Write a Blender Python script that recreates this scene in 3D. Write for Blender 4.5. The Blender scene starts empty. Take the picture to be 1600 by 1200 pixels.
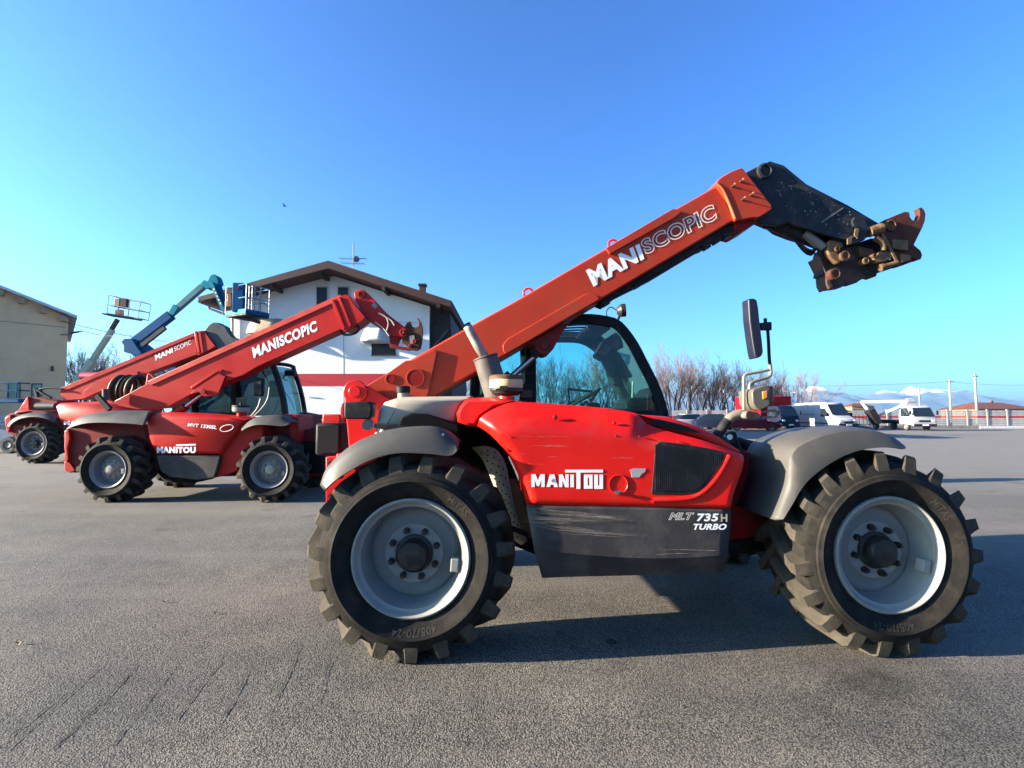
import bpy, bmesh, math, random
from mathutils import Vector, Matrix, noise
R = math.radians
scene = bpy.context.scene
C = scene.collection

# ------------------------------------------------------------------ camera
FL, PITCH, CAMH = 800.0, math.atan(48 / 800.0), 1.385
cam_d = bpy.data.cameras.new('camera'); cam = bpy.data.objects.new('camera', cam_d); C.objects.link(cam)
cam.location = (0, 0, CAMH); cam.rotation_euler = (math.pi / 2 + PITCH, 0, 0)
cam_d.sensor_width = 36.0; cam_d.lens = 36.0 * FL / 1600.0
cam_d.clip_start = 0.05; cam_d.clip_end = 20000
scene.camera = cam

# ------------------------------------------------------------------ light
SUN_EL, SUN_AZ = R(14.0), R(8.4)      # light travels towards +X and a little +Y
LD = Vector((math.cos(SUN_EL) * math.cos(SUN_AZ), math.cos(SUN_EL) * math.sin(SUN_AZ), -math.sin(SUN_EL)))
sun_d = bpy.data.lights.new('sun', 'SUN'); sun = bpy.data.objects.new('sun', sun_d); C.objects.link(sun)
sun_d.energy = 5.0; sun_d.angle = R(0.5); sun_d.color = (1.0, 0.86, 0.66)
sun.rotation_euler = LD.to_track_quat('-Z', 'Y').to_euler(); sun.location = (-20, -5, 12)
world = bpy.data.worlds.new('World'); scene.world = world; world.use_nodes = True
wn = world.node_tree; wn.nodes.clear()
wo = wn.nodes.new('ShaderNodeOutputWorld'); wb = wn.nodes.new('ShaderNodeBackground')
sky = wn.nodes.new('ShaderNodeTexSky'); sky.sky_type = 'NISHITA'; sky.sun_disc = False
sky.sun_elevation = SUN_EL
sky.sun_rotation = math.atan2(-LD.x, -LD.y)
sky.air_density = 1.0; sky.dust_density = 2.1; sky.ozone_density = 1.6; sky.altitude = 200
hs = wn.nodes.new('ShaderNodeHueSaturation'); hs.inputs['Saturation'].default_value = 1.0
hs.inputs['Hue'].default_value = 0.5
wb.inputs['Strength'].default_value = 0.050
tn = wn.nodes.new('ShaderNodeMix'); tn.data_type = 'RGBA'; tn.blend_type = 'MULTIPLY'; tn.inputs['Factor'].default_value = 1.0
tn.inputs[7].default_value = (0.25, 0.535, 0.95, 1)
gm = wn.nodes.new('ShaderNodeGamma'); gm.inputs['Gamma'].default_value = 1.28   # steeper tone of the clear winter sky
wn.links.new(sky.outputs[0], gm.inputs[0]); wn.links.new(gm.outputs[0], tn.inputs[6]); wn.links.new(tn.outputs[2], hs.inputs['Color']); wn.links.new(hs.outputs[0], wb.inputs[0]); wn.links.new(wb.outputs[0], wo.inputs[0])
scene.view_settings.view_transform = 'Standard'; scene.view_settings.look = 'None'
scene.view_settings.gamma = 1.0; scene.view_settings.exposure = 2.8
scene.view_settings.use_curve_mapping = False

# ------------------------------------------------------------------ geometry from sight lines
FWD = Vector((0, math.cos(PITCH), math.sin(PITCH))); UP = Vector((0, -math.sin(PITCH), math.cos(PITCH))); RT = Vector((1, 0, 0))
EYE = Vector((0, 0, CAMH))
def ray(px, py): return FWD + RT * ((px - 800) / FL) + UP * ((600 - py) / FL)
def W(px, py, Y):
    d = ray(px, py); return EYE + d * (Y / d.y)
def G(px, py, z=0.0):
    d = ray(px, py); return EYE + d * ((z - CAMH) / d.z)
class Frame:
    def __init__(s, origin, yaw):
        s.o = Vector(origin); s.yaw = yaw
        s.M = Matrix.Translation(s.o) @ Matrix.Rotation(yaw, 4, 'Z'); s.I = s.M.inverted()
        s.e = s.I @ EYE; s.R3 = s.I.to_3x3()
    def L(s, px, py, y):
        d = s.R3 @ ray(px, py); return s.e + d * ((y - s.e.y) / d.y)
    def LG(s, px, py, z):
        d = s.R3 @ ray(px, py); return s.e + d * ((z - s.e.z) / d.z)
    def P(s, pts, y): return [s.L(a, b, y) for a, b in pts]
    def xz(s, pts, y): return [(q.x, q.z) for q in s.P(pts, y)]
def cv(ox, oy, k, pts): return [(ox + a / k, oy + b / k) for a, b in pts]

# ------------------------------------------------------------------ materials
MATS = {}; KA = 0.79   # albedo level that goes with the exposure
def mat(name, col, rough=0.5, metal=0.0, var=0.15, vs=4.0, bump=0.0, bs=60.0, coat=0.0, dirt=None, dscale=3.0, damt=0.5, rv=0.1, spec=0.3):
    if name in MATS: return MATS[name]
    col = [c * KA for c in col]; dirt = dirt and [c * KA for c in dirt]
    m = bpy.data.materials.new(name); m.use_nodes = True; n = m.node_tree.nodes; l = m.node_tree.links
    b = n['Principled BSDF']; tc = n.new('ShaderNodeTexCoord')
    b.inputs['Metallic'].default_value = metal; b.inputs['Coat Weight'].default_value = coat
    b.inputs['Specular IOR Level'].default_value = spec
    b.inputs['Coat Roughness'].default_value = 0.12
    no = n.new('ShaderNodeTexNoise'); no.inputs['Scale'].default_value = vs; no.inputs['Detail'].default_value = 8; no.inputs['Roughness'].default_value = 0.65
    l.new(tc.outputs['Object'], no.inputs['Vector'])
    rp = n.new('ShaderNodeValToRGB'); rp.color_ramp.elements[0].position = 0.3; rp.color_ramp.elements[1].position = 0.7
    rp.color_ramp.elements[0].color = [c * (1 - var) for c in col] + [1]; rp.color_ramp.elements[1].color = [min(1, c * (1 + var)) for c in col] + [1]
    l.new(no.outputs['Fac'], rp.inputs[0]); out = rp.outputs[0]
    mr = n.new('ShaderNodeMapRange'); mr.inputs['From Min'].default_value = 0.3; mr.inputs['From Max'].default_value = 0.7
    mr.inputs['To Min'].default_value = max(0.02, rough - rv); mr.inputs['To Max'].default_value = min(1, rough + rv)
    l.new(no.outputs['Fac'], mr.inputs['Value']); l.new(mr.outputs[0], b.inputs['Roughness'])
    if dirt:
        d2 = n.new('ShaderNodeTexNoise'); d2.inputs['Scale'].default_value = dscale; d2.inputs['Detail'].default_value = 10; d2.inputs['Roughness'].default_value = 0.7
        l.new(tc.outputs['Object'], d2.inputs['Vector'])
        r2 = n.new('ShaderNodeValToRGB'); r2.color_ramp.elements[0].position = 0.62 - 0.35 * damt; r2.color_ramp.elements[1].position = 0.85 - 0.25 * damt
        l.new(d2.outputs['Fac'], r2.inputs[0])
        mx = n.new('ShaderNodeMix'); mx.data_type = 'RGBA'
        l.new(r2.outputs[0], mx.inputs['Factor']); l.new(out, mx.inputs[6]); mx.inputs[7].default_value = (*dirt, 1)
        out = mx.outputs[2]
    l.new(out, b.inputs['Base Color'])
    if bump > 0:
        bn = n.new('ShaderNodeTexNoise'); bn.inputs['Scale'].default_value = bs; bn.inputs['Detail'].default_value = 4
        l.new(tc.outputs['Object'], bn.inputs['Vector'])
        bu = n.new('ShaderNodeBump'); bu.inputs['Strength'].default_value = bump; bu.inputs['Distance'].default_value = 0.01
        l.new(bn.outputs['Fac'], bu.inputs['Height']); l.new(bu.outputs[0], b.inputs['Normal'])
    MATS[name] = m; return m
def glass_mat(name, tint, refl=0.12, rough=0.02):
    m = bpy.data.materials.new(name); m.use_nodes = True; n = m.node_tree.nodes; l = m.node_tree.links
    n.clear(); o = n.new('ShaderNodeOutputMaterial'); t = n.new('ShaderNodeBsdfTransparent'); g = n.new('ShaderNodeBsdfGlossy')
    t.inputs[0].default_value = (*tint, 1); g.inputs['Roughness'].default_value = rough; g.inputs[0].default_value = (0.9, 0.95, 1, 1)
    f = n.new('ShaderNodeFresnel'); f.inputs[0].default_value = 1.5
    mx = n.new('ShaderNodeMixShader'); l.new(f.outputs[0], mx.inputs[0]); l.new(t.outputs[0], mx.inputs[1]); l.new(g.outputs[0], mx.inputs[2])
    l.new(mx.outputs[0], o.inputs[0]); MATS[name] = m; return m
RED = mat('red_paint', (0.62, 0.008, 0.004), 0.36, spec=.22, coat=0.12, var=0.10, vs=2.5, dirt=(0.44, 0.035, 0.02), dscale=4, damt=0.24, bump=0.03, bs=9)
BOOMRED = mat('faded_red_paint', (0.40, 0.034, 0.012), 0.46, spec=.18, coat=0.0, var=0.16, vs=1.6, dirt=(0.28, 0.055, 0.022), dscale=4, damt=0.35, bump=0.04, bs=14)
RED2 = mat('dusty_red_paint', (0.40, 0.010, 0.007), 0.45, coat=0.05, var=0.15, vs=2.0, dirt=(0.32, 0.03, 0.018), dscale=4, damt=0.2, spec=.12)
DKRED = mat('grimy_red_paint', (0.22, 0.006, 0.007), 0.55, spec=.1, var=0.2, vs=5, dirt=(0.07, 0.03, 0.025), dscale=6, damt=0.55)
RUSTRED = mat('rusty_red_paint', (0.075, 0.018, 0.013), 0.65, spec=.1, var=0.35, vs=9, dirt=(0.09, 0.05, 0.03), dscale=7, damt=0.6, bump=0.2, bs=60)
BLACKP = mat('black_paint', (0.016, 0.018, 0.023), 0.5, spec=.15, var=0.3, vs=4, dirt=(0.07, 0.065, 0.055), dscale=12, damt=0.3, bump=0.05)
PLASTIC = mat('black_plastic', (0.013, 0.013, 0.015), 0.6, spec=.12, var=0.2, vs=5, dirt=(0.06, 0.055, 0.05), dscale=8, damt=0.3, bump=0.05)
SKIRT = mat('charcoal_panel', (0.038, 0.034, 0.036), 0.55, spec=.12, var=0.22, vs=2.5, dirt=(0.09, 0.08, 0.07), dscale=3.5, damt=0.4, bump=0.08, bs=40)
FENDER = mat('grey_fender_plastic', (0.060, 0.057, 0.053), 0.5, spec=.2, var=0.12, vs=3, dirt=(0.085, 0.078, 0.066), dscale=5, damt=0.4, bump=0.06, bs=120)
BEIGE = mat('beige_tank_plastic', (0.30, 0.265, 0.205), 0.5, var=0.10, vs=4, dirt=(0.30, 0.26, 0.20), dscale=4, damt=0.4)
RIM = mat('pale_rim_paint', (0.24, 0.237, 0.22), 0.42, spec=.2, coat=0.0, var=0.10, vs=8, dirt=(0.22, 0.19, 0.15), dscale=9, damt=0.3)
HUB = mat('grimy_hub', (0.013, 0.012, 0.012), 0.5, var=0.4, vs=15, dirt=(0.045, 0.036, 0.026), dscale=18, damt=0.4, bump=0.2)
RUBBER = mat('tyre_rubber', (0.014, 0.013, 0.012), 0.8, spec=.08, var=0.3, vs=10, dirt=(0.038, 0.032, 0.025), dscale=6, damt=0.42, bump=0.12, bs=90)
TREAD = mat('dusty_tread_rubber', (0.056, 0.048, 0.037), 0.85, spec=.06, var=0.35, vs=14, dirt=(0.045, 0.04, 0.033), dscale=9, damt=0.45, bump=0.25, bs=120)
STEEL = mat('bare_steel', (0.45, 0.45, 0.46), 0.25, metal=1.0, var=0.1)
DULLST = mat('dull_steel', (0.20, 0.19, 0.18), 0.5, metal=0.4, var=0.2, vs=10)
RUST = mat('rust_brown', (0.09, 0.04, 0.02), 0.75, var=0.4, vs=14, bump=0.3, bs=80)
OCHRE = mat('ochre_worn_steel', (0.17, 0.095, 0.038), 0.6, var=0.5, vs=12, dirt=(0.05, 0.028, 0.018), dscale=14, damt=0.65, bump=0.25, bs=90)
CREAM = mat('cream_plastic', (0.45, 0.36, 0.19), 0.45, var=0.15, vs=8, dirt=(0.2, 0.15, 0.1), dscale=12, damt=0.3)
WHITE = mat('white_lettering', (0.80, 0.80, 0.80), 0.5, var=0.05)
LTGREY = mat('worn_lettering', (0.42, 0.36, 0.26), 0.6, var=0.2, vs=30)
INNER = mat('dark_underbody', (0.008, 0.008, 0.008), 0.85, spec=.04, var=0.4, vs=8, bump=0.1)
SEATM = mat('seat_fabric', (0.014, 0.016, 0.018), 0.9, spec=.05, var=0.2)
LENSR = mat('red_lens', (0.65, 0.01, 0.01), 0.15, coat=0.5, var=0.05)
LENSO = mat('orange_lens', (0.85, 0.22, 0.02), 0.15, coat=0.5, var=0.05)
LENSW = mat('clear_lens', (0.7, 0.7, 0.66), 0.15, coat=0.5, var=0.05)
MIRRORB = mat('mirror_shell', (0.010, 0.011, 0.024), 0.45, var=0.15)
CABGL = glass_mat('green_tinted_glass', (0.47, 0.84, 0.86))
DKGL = glass_mat('dark_glass', (0.14, 0.22, 0.25))
BLUEP = mat('blue_machine_paint', (0.001, 0.060, 0.17), 0.6, var=0.15, vs=3, spec=.05)
TEAL = mat('teal_machine_paint', (0.002, 0.17, 0.24), 0.6, var=0.15, vs=3, spec=.05)

# ------------------------------------------------------------------ object helpers
def tag(o, label=None, cat=None, group=None, kind=None):
    if label: o['label'] = label
    if cat: o['category'] = cat
    if group: o['group'] = group
    if kind: o['kind'] = kind
    return o
def empty(name, loc, yaw=0.0, label=None, cat=None, group=None, kind=None):
    o = bpy.data.objects.new(name, None); C.objects.link(o); o.location = loc; o.rotation_euler = (0, 0, yaw)
    o.empty_display_size = 0.3
    return tag(o, label, cat, group, kind)
class MB:
    def __init__(s): s.v = []; s.f = []; s.m = []
    def add(s, verts, faces, mi=0):
        k = len(s.v); s.v += [tuple(v) for v in verts]; s.f += [[k + i for i in f] for f in faces]; s.m += [mi] * len(faces); return s
    def box(s, c, d, rot=None, mi=0):
        c = Vector(c); hx, hy, hz = d[0] / 2, d[1] / 2, d[2] / 2
        vs = [Vector((x * hx, y * hy, z * hz)) for z in (-1, 1) for y in (-1, 1) for x in (-1, 1)]
        if rot is not None: vs = [rot @ v for v in vs]
        return s.add([c + v for v in vs], [(0, 2, 3, 1), (4, 5, 7, 6), (0, 1, 5, 4), (2, 6, 7, 3), (0, 4, 6, 2), (1, 3, 7, 5)], mi)
    def bar(s, a, b, w, h=None, mi=0):
        a, b = Vector(a), Vector(b); d = (b - a); q = d.to_track_quat('X', 'Z').to_matrix()
        return s.box((a + b) / 2, (d.length, w, h or w), q, mi)
    def cyl(s, a, b, r0, r1=None, n=16, mi=0, caps=True):
        r1 = r0 if r1 is None else r1
        a, b = Vector(a), Vector(b); q = (b - a).to_track_quat('Z', 'X').to_matrix(); vs = []
        for p, r in ((a, r0), (b, r1)):
            for i in range(n):
                t = 2 * math.pi * i / n; vs.append(p + q @ Vector((r * math.cos(t), r * math.sin(t), 0)))
        fs = [(i, (i + 1) % n, n + (i + 1) % n, n + i) for i in range(n)]
        if caps: fs += [tuple(range(n))[::-1], tuple(range(n, 2 * n))]
        return s.add(vs, fs, mi)
    def tube(s, pts, r, n=10, mi=0, caps=True):
        pts = [Vector(p) for p in pts]; rr = r if isinstance(r, (list, tuple)) else [r] * len(pts)
        k = len(pts); vs = []; prev = None
        for i, p in enumerate(pts):
            d = (pts[min(i + 1, k - 1)] - pts[max(i - 1, 0)]).normalized()
            if prev is None:
                u = d.orthogonal().normalized()
            else:
                u = (prev - d * prev.dot(d)).normalized()
            prev = u; w = d.cross(u)
            for j in range(n):
                t = 2 * math.pi * j / n; vs.append(p + (u * math.cos(t) + w * math.sin(t)) * rr[i])
        fs = [(i * n + j, i * n + (j + 1) % n, (i + 1) * n + (j + 1) % n, (i + 1) * n + j) for i in range(k - 1) for j in range(n)]
        if caps: fs += [tuple(range(n))[::-1], tuple(range((k - 1) * n, k * n))]
        return s.add(vs, fs, mi)
    def lathe(s, prof, c=(0, 0, 0), axis='y', n=48, mi=0, close=False):
        c = Vector(c); vs = []; k = len(prof)
        for r, h in prof:
            for i in range(n):
                t = 2 * math.pi * i / n; a, b = r * math.cos(t), r * math.sin(t)
                vs.append(c + (Vector((a, h, b)) if axis == 'y' else Vector((a, b, h)) if axis == 'z' else Vector((h, a, b))))
        fs = [(i * n + j, i * n + (j + 1) % n, (i + 1) * n + (j + 1) % n, (i + 1) * n + j) for i in range(k - 1) for j in range(n)]
        if close: fs += [((k - 1) * n + j, (k - 1) * n + (j + 1) % n, (j + 1) % n, j) for j in range(n)]
        return s.add(vs, fs, mi)
    def prism(s, xz, y0, y1, mi=0):
        n = len(xz); vs = [(x, y0, z) for x, z in xz] + [(x, y1, z) for x, z in xz]
        return s.add(vs, [tuple(range(n)), tuple(range(n, 2 * n))[::-1]] + [(i, n + i, n + (i + 1) % n, (i + 1) % n) for i in range(n)], mi)
    def loft(s, curves, closed=False, mi=0):
        n = len(curves[0]); k = len(curves); vs = [p for c in curves for p in c]
        m = n if closed else n - 1
        return s.add(vs, [(i * n + j, i * n + (j + 1) % n, (i + 1) * n + (j + 1) % n, (i + 1) * n + j) for i in range(k - 1) for j in range(m)], mi)
    def build(s, name, mats, parent=None, smooth=30, bevel=0, seg=2, solid=0, label=None, kind=None):
        me = bpy.data.meshes.new(name); me.from_pydata(s.v, [], s.f)
        if not isinstance(mats, (list, tuple)): mats = [mats]
        for m in mats: me.materials.append(m)
        if len(mats) > 1: me.polygons.foreach_set('material_index', s.m)
        bm = bmesh.new(); bm.from_mesh(me)
        if len(s.f) < 60000: bmesh.ops.recalc_face_normals(bm, faces=bm.faces)
        bm.to_mesh(me); bm.free()
        if smooth:
            me.shade_smooth(); me.set_sharp_from_angle(angle=R(smooth))
        me.update()
        o = bpy.data.objects.new(name, me); C.objects.link(o)
        if solid:
            sm = o.modifiers.new('solid', 'SOLIDIFY'); sm.thickness = solid; sm.offset = 0
        if bevel:
            bv = o.modifiers.new('bevel', 'BEVEL'); bv.width = bevel; bv.segments = seg; bv.limit_method = 'ANGLE'; bv.angle_limit = R(35)
            bv.harden_normals = False
        if parent is not None: o.parent = parent
        return tag(o, label=label, kind=kind)
def resample(pts, n, smooth=True):
    pts = [Vector(p) for p in pts]
    if smooth and len(pts) > 2:
        out = []
        for i in range(len(pts) - 1):
            p0, p1, p2, p3 = pts[max(i - 1, 0)], pts[i], pts[i + 1], pts[min(i + 2, len(pts) - 1)]
            for k in range(12):
                t = k / 12
                out.append(0.5 * ((2 * p1) + (p2 - p0) * t + (2 * p0 - 5 * p1 + 4 * p2 - p3) * t * t + (3 * p1 - p0 - 3 * p2 + p3) * t ** 3))
        out.append(pts[-1]); pts = out
    ds = [0]
    for a, b in zip(pts, pts[1:]): ds.append(ds[-1] + (b - a).length)
    res = []; j = 0
    for i in range(n):
        t = ds[-1] * i / (n - 1)
        while j < len(ds) - 2 and ds[j + 1] < t: j += 1
        s = (t - ds[j]) / max(1e-9, ds[j + 1] - ds[j]); res.append(pts[j].lerp(pts[j + 1], min(1, s)))
    return res
def idx_spline(pts, n):
    pts = [Vector(p) for p in pts]; out = []; m = len(pts) - 1
    for k in range(n):
        u = m * k / (n - 1); i = min(m - 1, int(u)); t = u - i
        p0, p1, p2, p3 = pts[max(i - 1, 0)], pts[i], pts[i + 1], pts[min(i + 2, m)]
        out.append(0.5 * ((2 * p1) + (p2 - p0) * t + (2 * p0 - 5 * p1 + 4 * p2 - p3) * t * t + (3 * p1 - p0 - 3 * p2 + p3) * t ** 3))
    return out
def area2(p): return sum(p[i][0] * p[(i + 1) % len(p)][1] - p[(i + 1) % len(p)][0] * p[i][1] for i in range(len(p)))
def inset(poly, d):
    n = len(poly); sg = 1 if area2(poly) > 0 else -1; out = []
    for i in range(n):
        p0, p, p1 = Vector(poly[i - 1]), Vector(poly[i]), Vector(poly[(i + 1) % n])
        a = (p - p0).normalized(); b = (p1 - p).normalized()
        na = Vector((-a.y, a.x)) * sg; nb = Vector((-b.y, b.x)) * sg; m = (na + nb)
        m = m.normalized() if m.length > 1e-4 else na
        k = 1 / max(0.6, m.dot(na)); dd = d[i] if isinstance(d, list) else d
        out.append(p + m * k * dd)
    return out
def roundpoly(poly, r, seg=4):
    """rounds the corners of a 2d polygon; r a number or one per corner"""
    n = len(poly); out = []
    for i in range(n):
        p0, p, p1 = Vector(poly[i - 1]), Vector(poly[i]), Vector(poly[(i + 1) % n])
        rr = r[i] if isinstance(r, list) else r
        a = p0 - p; b = p1 - p; rr = min(rr, a.length * .45, b.length * .45)
        if rr < 1e-4: out.append(tuple(p)); continue
        A = p + a.normalized() * rr; B = p + b.normalized() * rr
        for k in range(seg + 1):
            t = k / seg; q = A * (1 - t) ** 2 + p * 2 * t * (1 - t) + B * t * t; out.append(tuple(q))
    return out
def pillow(name, poly, rings, m, parent, smooth=50, label=None, weights=None):
    """a panel with rounded edge: rings = [(inset, y)...] from the back edge to the face"""
    b = MB(); cs = []
    for d, y in rings:
        q = inset(poly, [d * w for w in weights] if weights else d); cs.append([(p[0], y, p[1]) for p in q])
    b.loft(cs, closed=True); n = len(poly); k = len(b.v)
    b.f.append(list(range(k - n, k))); b.m.append(0)
    b.f.append(list(range(n))[::-1]); b.m.append(0)
    return b.build(name, m, parent, smooth=smooth, label=label)
def kids(o): return [c for c in bpy.data.objects if c.parent == o]
def copy_tree(o, parent=None, km=None):
    if km is None:
        km = {}
        for c in bpy.data.objects:
            if c.parent: km.setdefault(c.parent.name, []).append(c)
    c = o.copy(); C.objects.link(c); c.parent = parent
    for ch in km.get(o.name, []): copy_tree(ch, c, km)
    return c
def text_geo(s, bold=0.02, shear=0.0, outline=0.0):
    cu = bpy.data.curves.new('lettering', 'FONT'); cu.body = s; cu.size = 1; cu.shear = shear; cu.resolution_u = 4
    cu.space_character = 1.0 + bold * 1.6
    if outline:
        cu.fill_mode = 'NONE'; cu.bevel_depth = outline; cu.bevel_resolution = 0; cu.offset = bold
    else: cu.offset = bold
    o = bpy.data.objects.new('lettering', cu); C.objects.link(o)
    dg = bpy.context.evaluated_depsgraph_get(); dg.update()
    me = bpy.data.meshes.new_from_object(o.evaluated_get(dg))
    vs = [v.co.copy() for v in me.vertices]; fs = [list(p.vertices) for p in me.polygons]
    bpy.data.objects.remove(o); bpy.data.curves.remove(cu); bpy.data.meshes.remove(me)
    x0, x1 = min(v.x for v in vs), max(v.x for v in vs); y0, y1 = min(v.y for v in vs), max(v.y for v in vs)
    return [((v.x - x0) / (x1 - x0), (v.y - y0) / (y1 - y0), v.z) for v in vs], fs
def text_on(name, s, quad, m, parent, off=(0, -0.003, 0), **k):
    """quad: bottom-left, bottom-right, top-right, top-left corners"""
    vs, fs = text_geo(s, **k); a, b, c, d = [Vector(q) for q in quad]; o = Vector(off)
    out = [a * (1 - u) * (1 - v) + b * u * (1 - v) + c * u * v + d * (1 - u) * v + o - o.normalized() * 0.0 + o * (w * 0.02) for u, v, w in vs]
    mb = MB().add(out, fs); return mb.build(name, m, parent, smooth=0)
# ------------------------------------------------------------------ wheels
def make_wheel(parent, Rt=0.60, Wd=0.44, rim=0.335, nl=19, hubm=HUB, letters=True, dish=0.125, hubr=0.088):
    """axle along local y, outer face at y = 0"""
    w = empty('wheel', (0, 0, 0)); w.parent = parent
    k = Rt / 0.60
    half = [(rim, 0.040), (rim + .006, 0.020), (rim + .02, 0.006), (rim + .05, -0.008), (rim + .085, -0.026), (rim + .100, -0.036), (rim + .106, -0.038), (rim + .111, -0.034), (rim + .13, -0.028),
            (Rt - .125, -0.014), (Rt - .10, -0.004), (Rt - .076, 0.012), (Rt - .064, 0.034), (Rt - .056, 0.09), (Rt - .050, Wd / 2)]
    prof = half + [(r, Wd - y) for r, y in half[:-1]][::-1]
    b = MB().lathe(prof, n=72)
    def lug(a0, side):
        # stations: shift angle, y, base radius, top radius, half width
        st = [(0.0, -0.006, Rt - .125, Rt - .104, .034), (0.0, 0.002, Rt - .105, Rt - .058, .035), (0.2, 0.014, Rt - .09, Rt - .014, .032), (1.2, 0.036, Rt - .08, Rt, .029),
              (6.0, 0.11, Rt - .07, Rt, .028), (13.0, 0.19, Rt - .06, Rt + .001, .027), (18.5, 0.250, Rt - .06, Rt + .001, .028)]
        vs = []
        for da, y, rb, rt, hw in st:
            yy = y * Wd / .44 if side else Wd - y * Wd / .44
            c = a0 + R(da)
            for r, q in ((rb, 1.45), (rb, -1.45), (rt, -1.0), (rt, 1.0)):
                t = c + q * hw * k / r
                vs.append((-r * math.cos(t), yy, r * math.sin(t)))
        n = len(st); fs = [(0, 1, 2, 3), tuple(range(4 * n - 4, 4 * n))[::-1]]
        for i in range(n - 1):
            for j in range(4): fs.append((i * 4 + j, i * 4 + (j + 1) % 4, i * 4 + 4 + (j + 1) % 4, i * 4 + 4 + j))
        b.add(vs, fs, 1)
    for i in range(nl):
        lug(2 * math.pi * i / nl, True); lug(2 * math.pi * (i + .5) / nl, False)
    ty = b.build('tyre', [RUBBER, TREAD], w, smooth=24)
    q = rim / .335
    r = MB().lathe([(.338 * q, .045), (.343 * q, .020), (.341 * q, .002), (.330 * q, -.006), (.321 * q, .000), (.316 * q, .014), (.308 * q, .024), (.292 * q, .030), (.288 * q, .045), (.286 * q, dish + .03),
                    (.272 * q, dish + .055), (.262 * q, dish + .045), (.235 * q, dish + .035), (.200 * q, dish + .030), (.178 * q, dish + .008), (.170 * q, dish), (.06 * q, dish),
                    (.06 * q, dish + .03), (.29 * q, dish + .07), (.30 * q, Wd - .05), (.338 * q, Wd - .04)], n=72)
    r.build('rim', RIM, w, smooth=40)
    h = MB().lathe([(.112 * q, dish + .01), (.112 * q, dish - .012), (hubr * 1.02, dish - .02), (hubr, dish - .065), (hubr * .86, dish - .082), (hubr * .4, dish - .088), (.0005, dish - .088)], n=40)
    h.cyl((-.03 * q, dish - .09, -.045 * q), (-.03 * q, dish - .075, -.045 * q), .012)
    h.build('hub', hubm, w, smooth=35)
    nut = None
    for i in range(8):
        a = R(22.5 + 45 * i); c = Vector((.140 * q * math.cos(a), dish, .140 * q * math.sin(a)))
        if nut is None:
            nb = MB().cyl((0, 0, 0), (0, -.030, 0), .021 * q, .019 * q, n=6); nb.cyl((0, -.028, 0), (0, -.044, 0), .011 * q, n=8)
            nut = nb.build('wheel_nut', hubm, w, smooth=30); nut.location = c; nut.rotation_euler = (0, a, 0)
        else:
            o = nut.copy(); C.objects.link(o); o.location = c; o.rotation_euler = (0, -a, 0)
    if letters:
        def ring_text(s, a_mid, rad, h, dirn=1):
            vs, fs = text_geo(s, bold=.02); wd = h * .72 * len(s)
            out = []
            for u, v, z in vs:
                t = a_mid - dirn * (u - .5) * wd / rad; rr = rad + (v - .5) * h * dirn
                q_ = rr - rim; yy = -0.0095 - (q_ - .05) * .52
                out.append((rr * math.cos(t), yy, rr * math.sin(t)))
            MB().add(out, fs).build('sidewall_lettering', LETT, w, smooth=0)
        ring_text('MITAS', R(52), rim + .070, .040)
        ring_text('405/70-24', R(-82), rim + .070, .038)
    v = MB().box((.25 * q, .055, -.03), (.045, .06, .075)); v.build('valve_guard', RIM, w, smooth=0, bevel=.006)
    return w
LETT = mat('moulded_rubber_lettering', (0.030, 0.028, 0.025), 0.7, var=0.2, spec=.1)

def lathe_z(b, prof, x, y, z, n=32, mi=0): return b.lathe([(r, h) for r, h in prof], c=(x, y, z), axis='z', n=n, mi=mi)

# ------------------------------------------------------------------ the big telehandler in front
o0 = W(641, 874, 2.885)
YAW = R(2.0)
T1 = empty('telehandler', (o0.x, o0.y, 0), YAW, 'large red telehandler in the foreground with black boom head, white and outlined boom lettering', 'telehandler')
F = Frame((o0.x, o0.y, 0), YAW)
RT0 = F.L(641, 874, 0)
HZ = 0.583
fx = F.L(1393, 864, 0).x
wheel0 = make_wheel(T1, Rt=.585, rim=.326); wheel0.location = (RT0.x, 0.02, HZ)
wf = copy_tree(wheel0, T1); wf.location = (fx, 0.0, HZ); wf.rotation_euler = (0, R(11), R(1.5))
for x in (RT0.x, fx):
    w_ = copy_tree(wheel0, T1); w_.location = (x, 2.28, HZ); w_.rotation_euler = (0, 0, math.pi)
wheel0.rotation_euler = (0, R(4), 0)

def fender(parent, low, crest, back, yl, yc, yb, m, n=36, fr=F, mid=None, name='mudguard', label=None):
    c1 = resample(fr.P(low, yl), n); c2 = resample(fr.P(crest, yc), n)
    c15 = [a.lerp(b, .55) + Vector((0, -.028 * math.sin(math.pi * i / (n - 1)), 0)) for i, (a, b) in enumerate(zip(c1, c2))]
    c0 = [a + Vector((0, .02, 0)) for a in c1]
    c3 = [p + Vector((0, .07, .012)) for p in c2]
    c4 = [Vector((p.x, yb, p.z - .01)) for p in c2]
    b = MB().loft([c0, c1, c15, c2, c3, c4])
    return b.build(name, m, parent, smooth=50, solid=.012, label=label)
# rear mudguard
fender(T1, [(507, 766), (517, 755), (542, 737), (580, 717), (620, 707), (670, 708), (703, 711), (716, 700)],
       [(502, 758), (512, 732), (542, 703), (580, 684), (620, 674), (670, 671), (698, 678), (716, 694)], None, .0, .06, .46, FENDER)
MB().cyl(F.L(692, 679, .03), F.L(692, 679, .01), .008, n=10).build('bolt', STEEL, T1)
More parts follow.
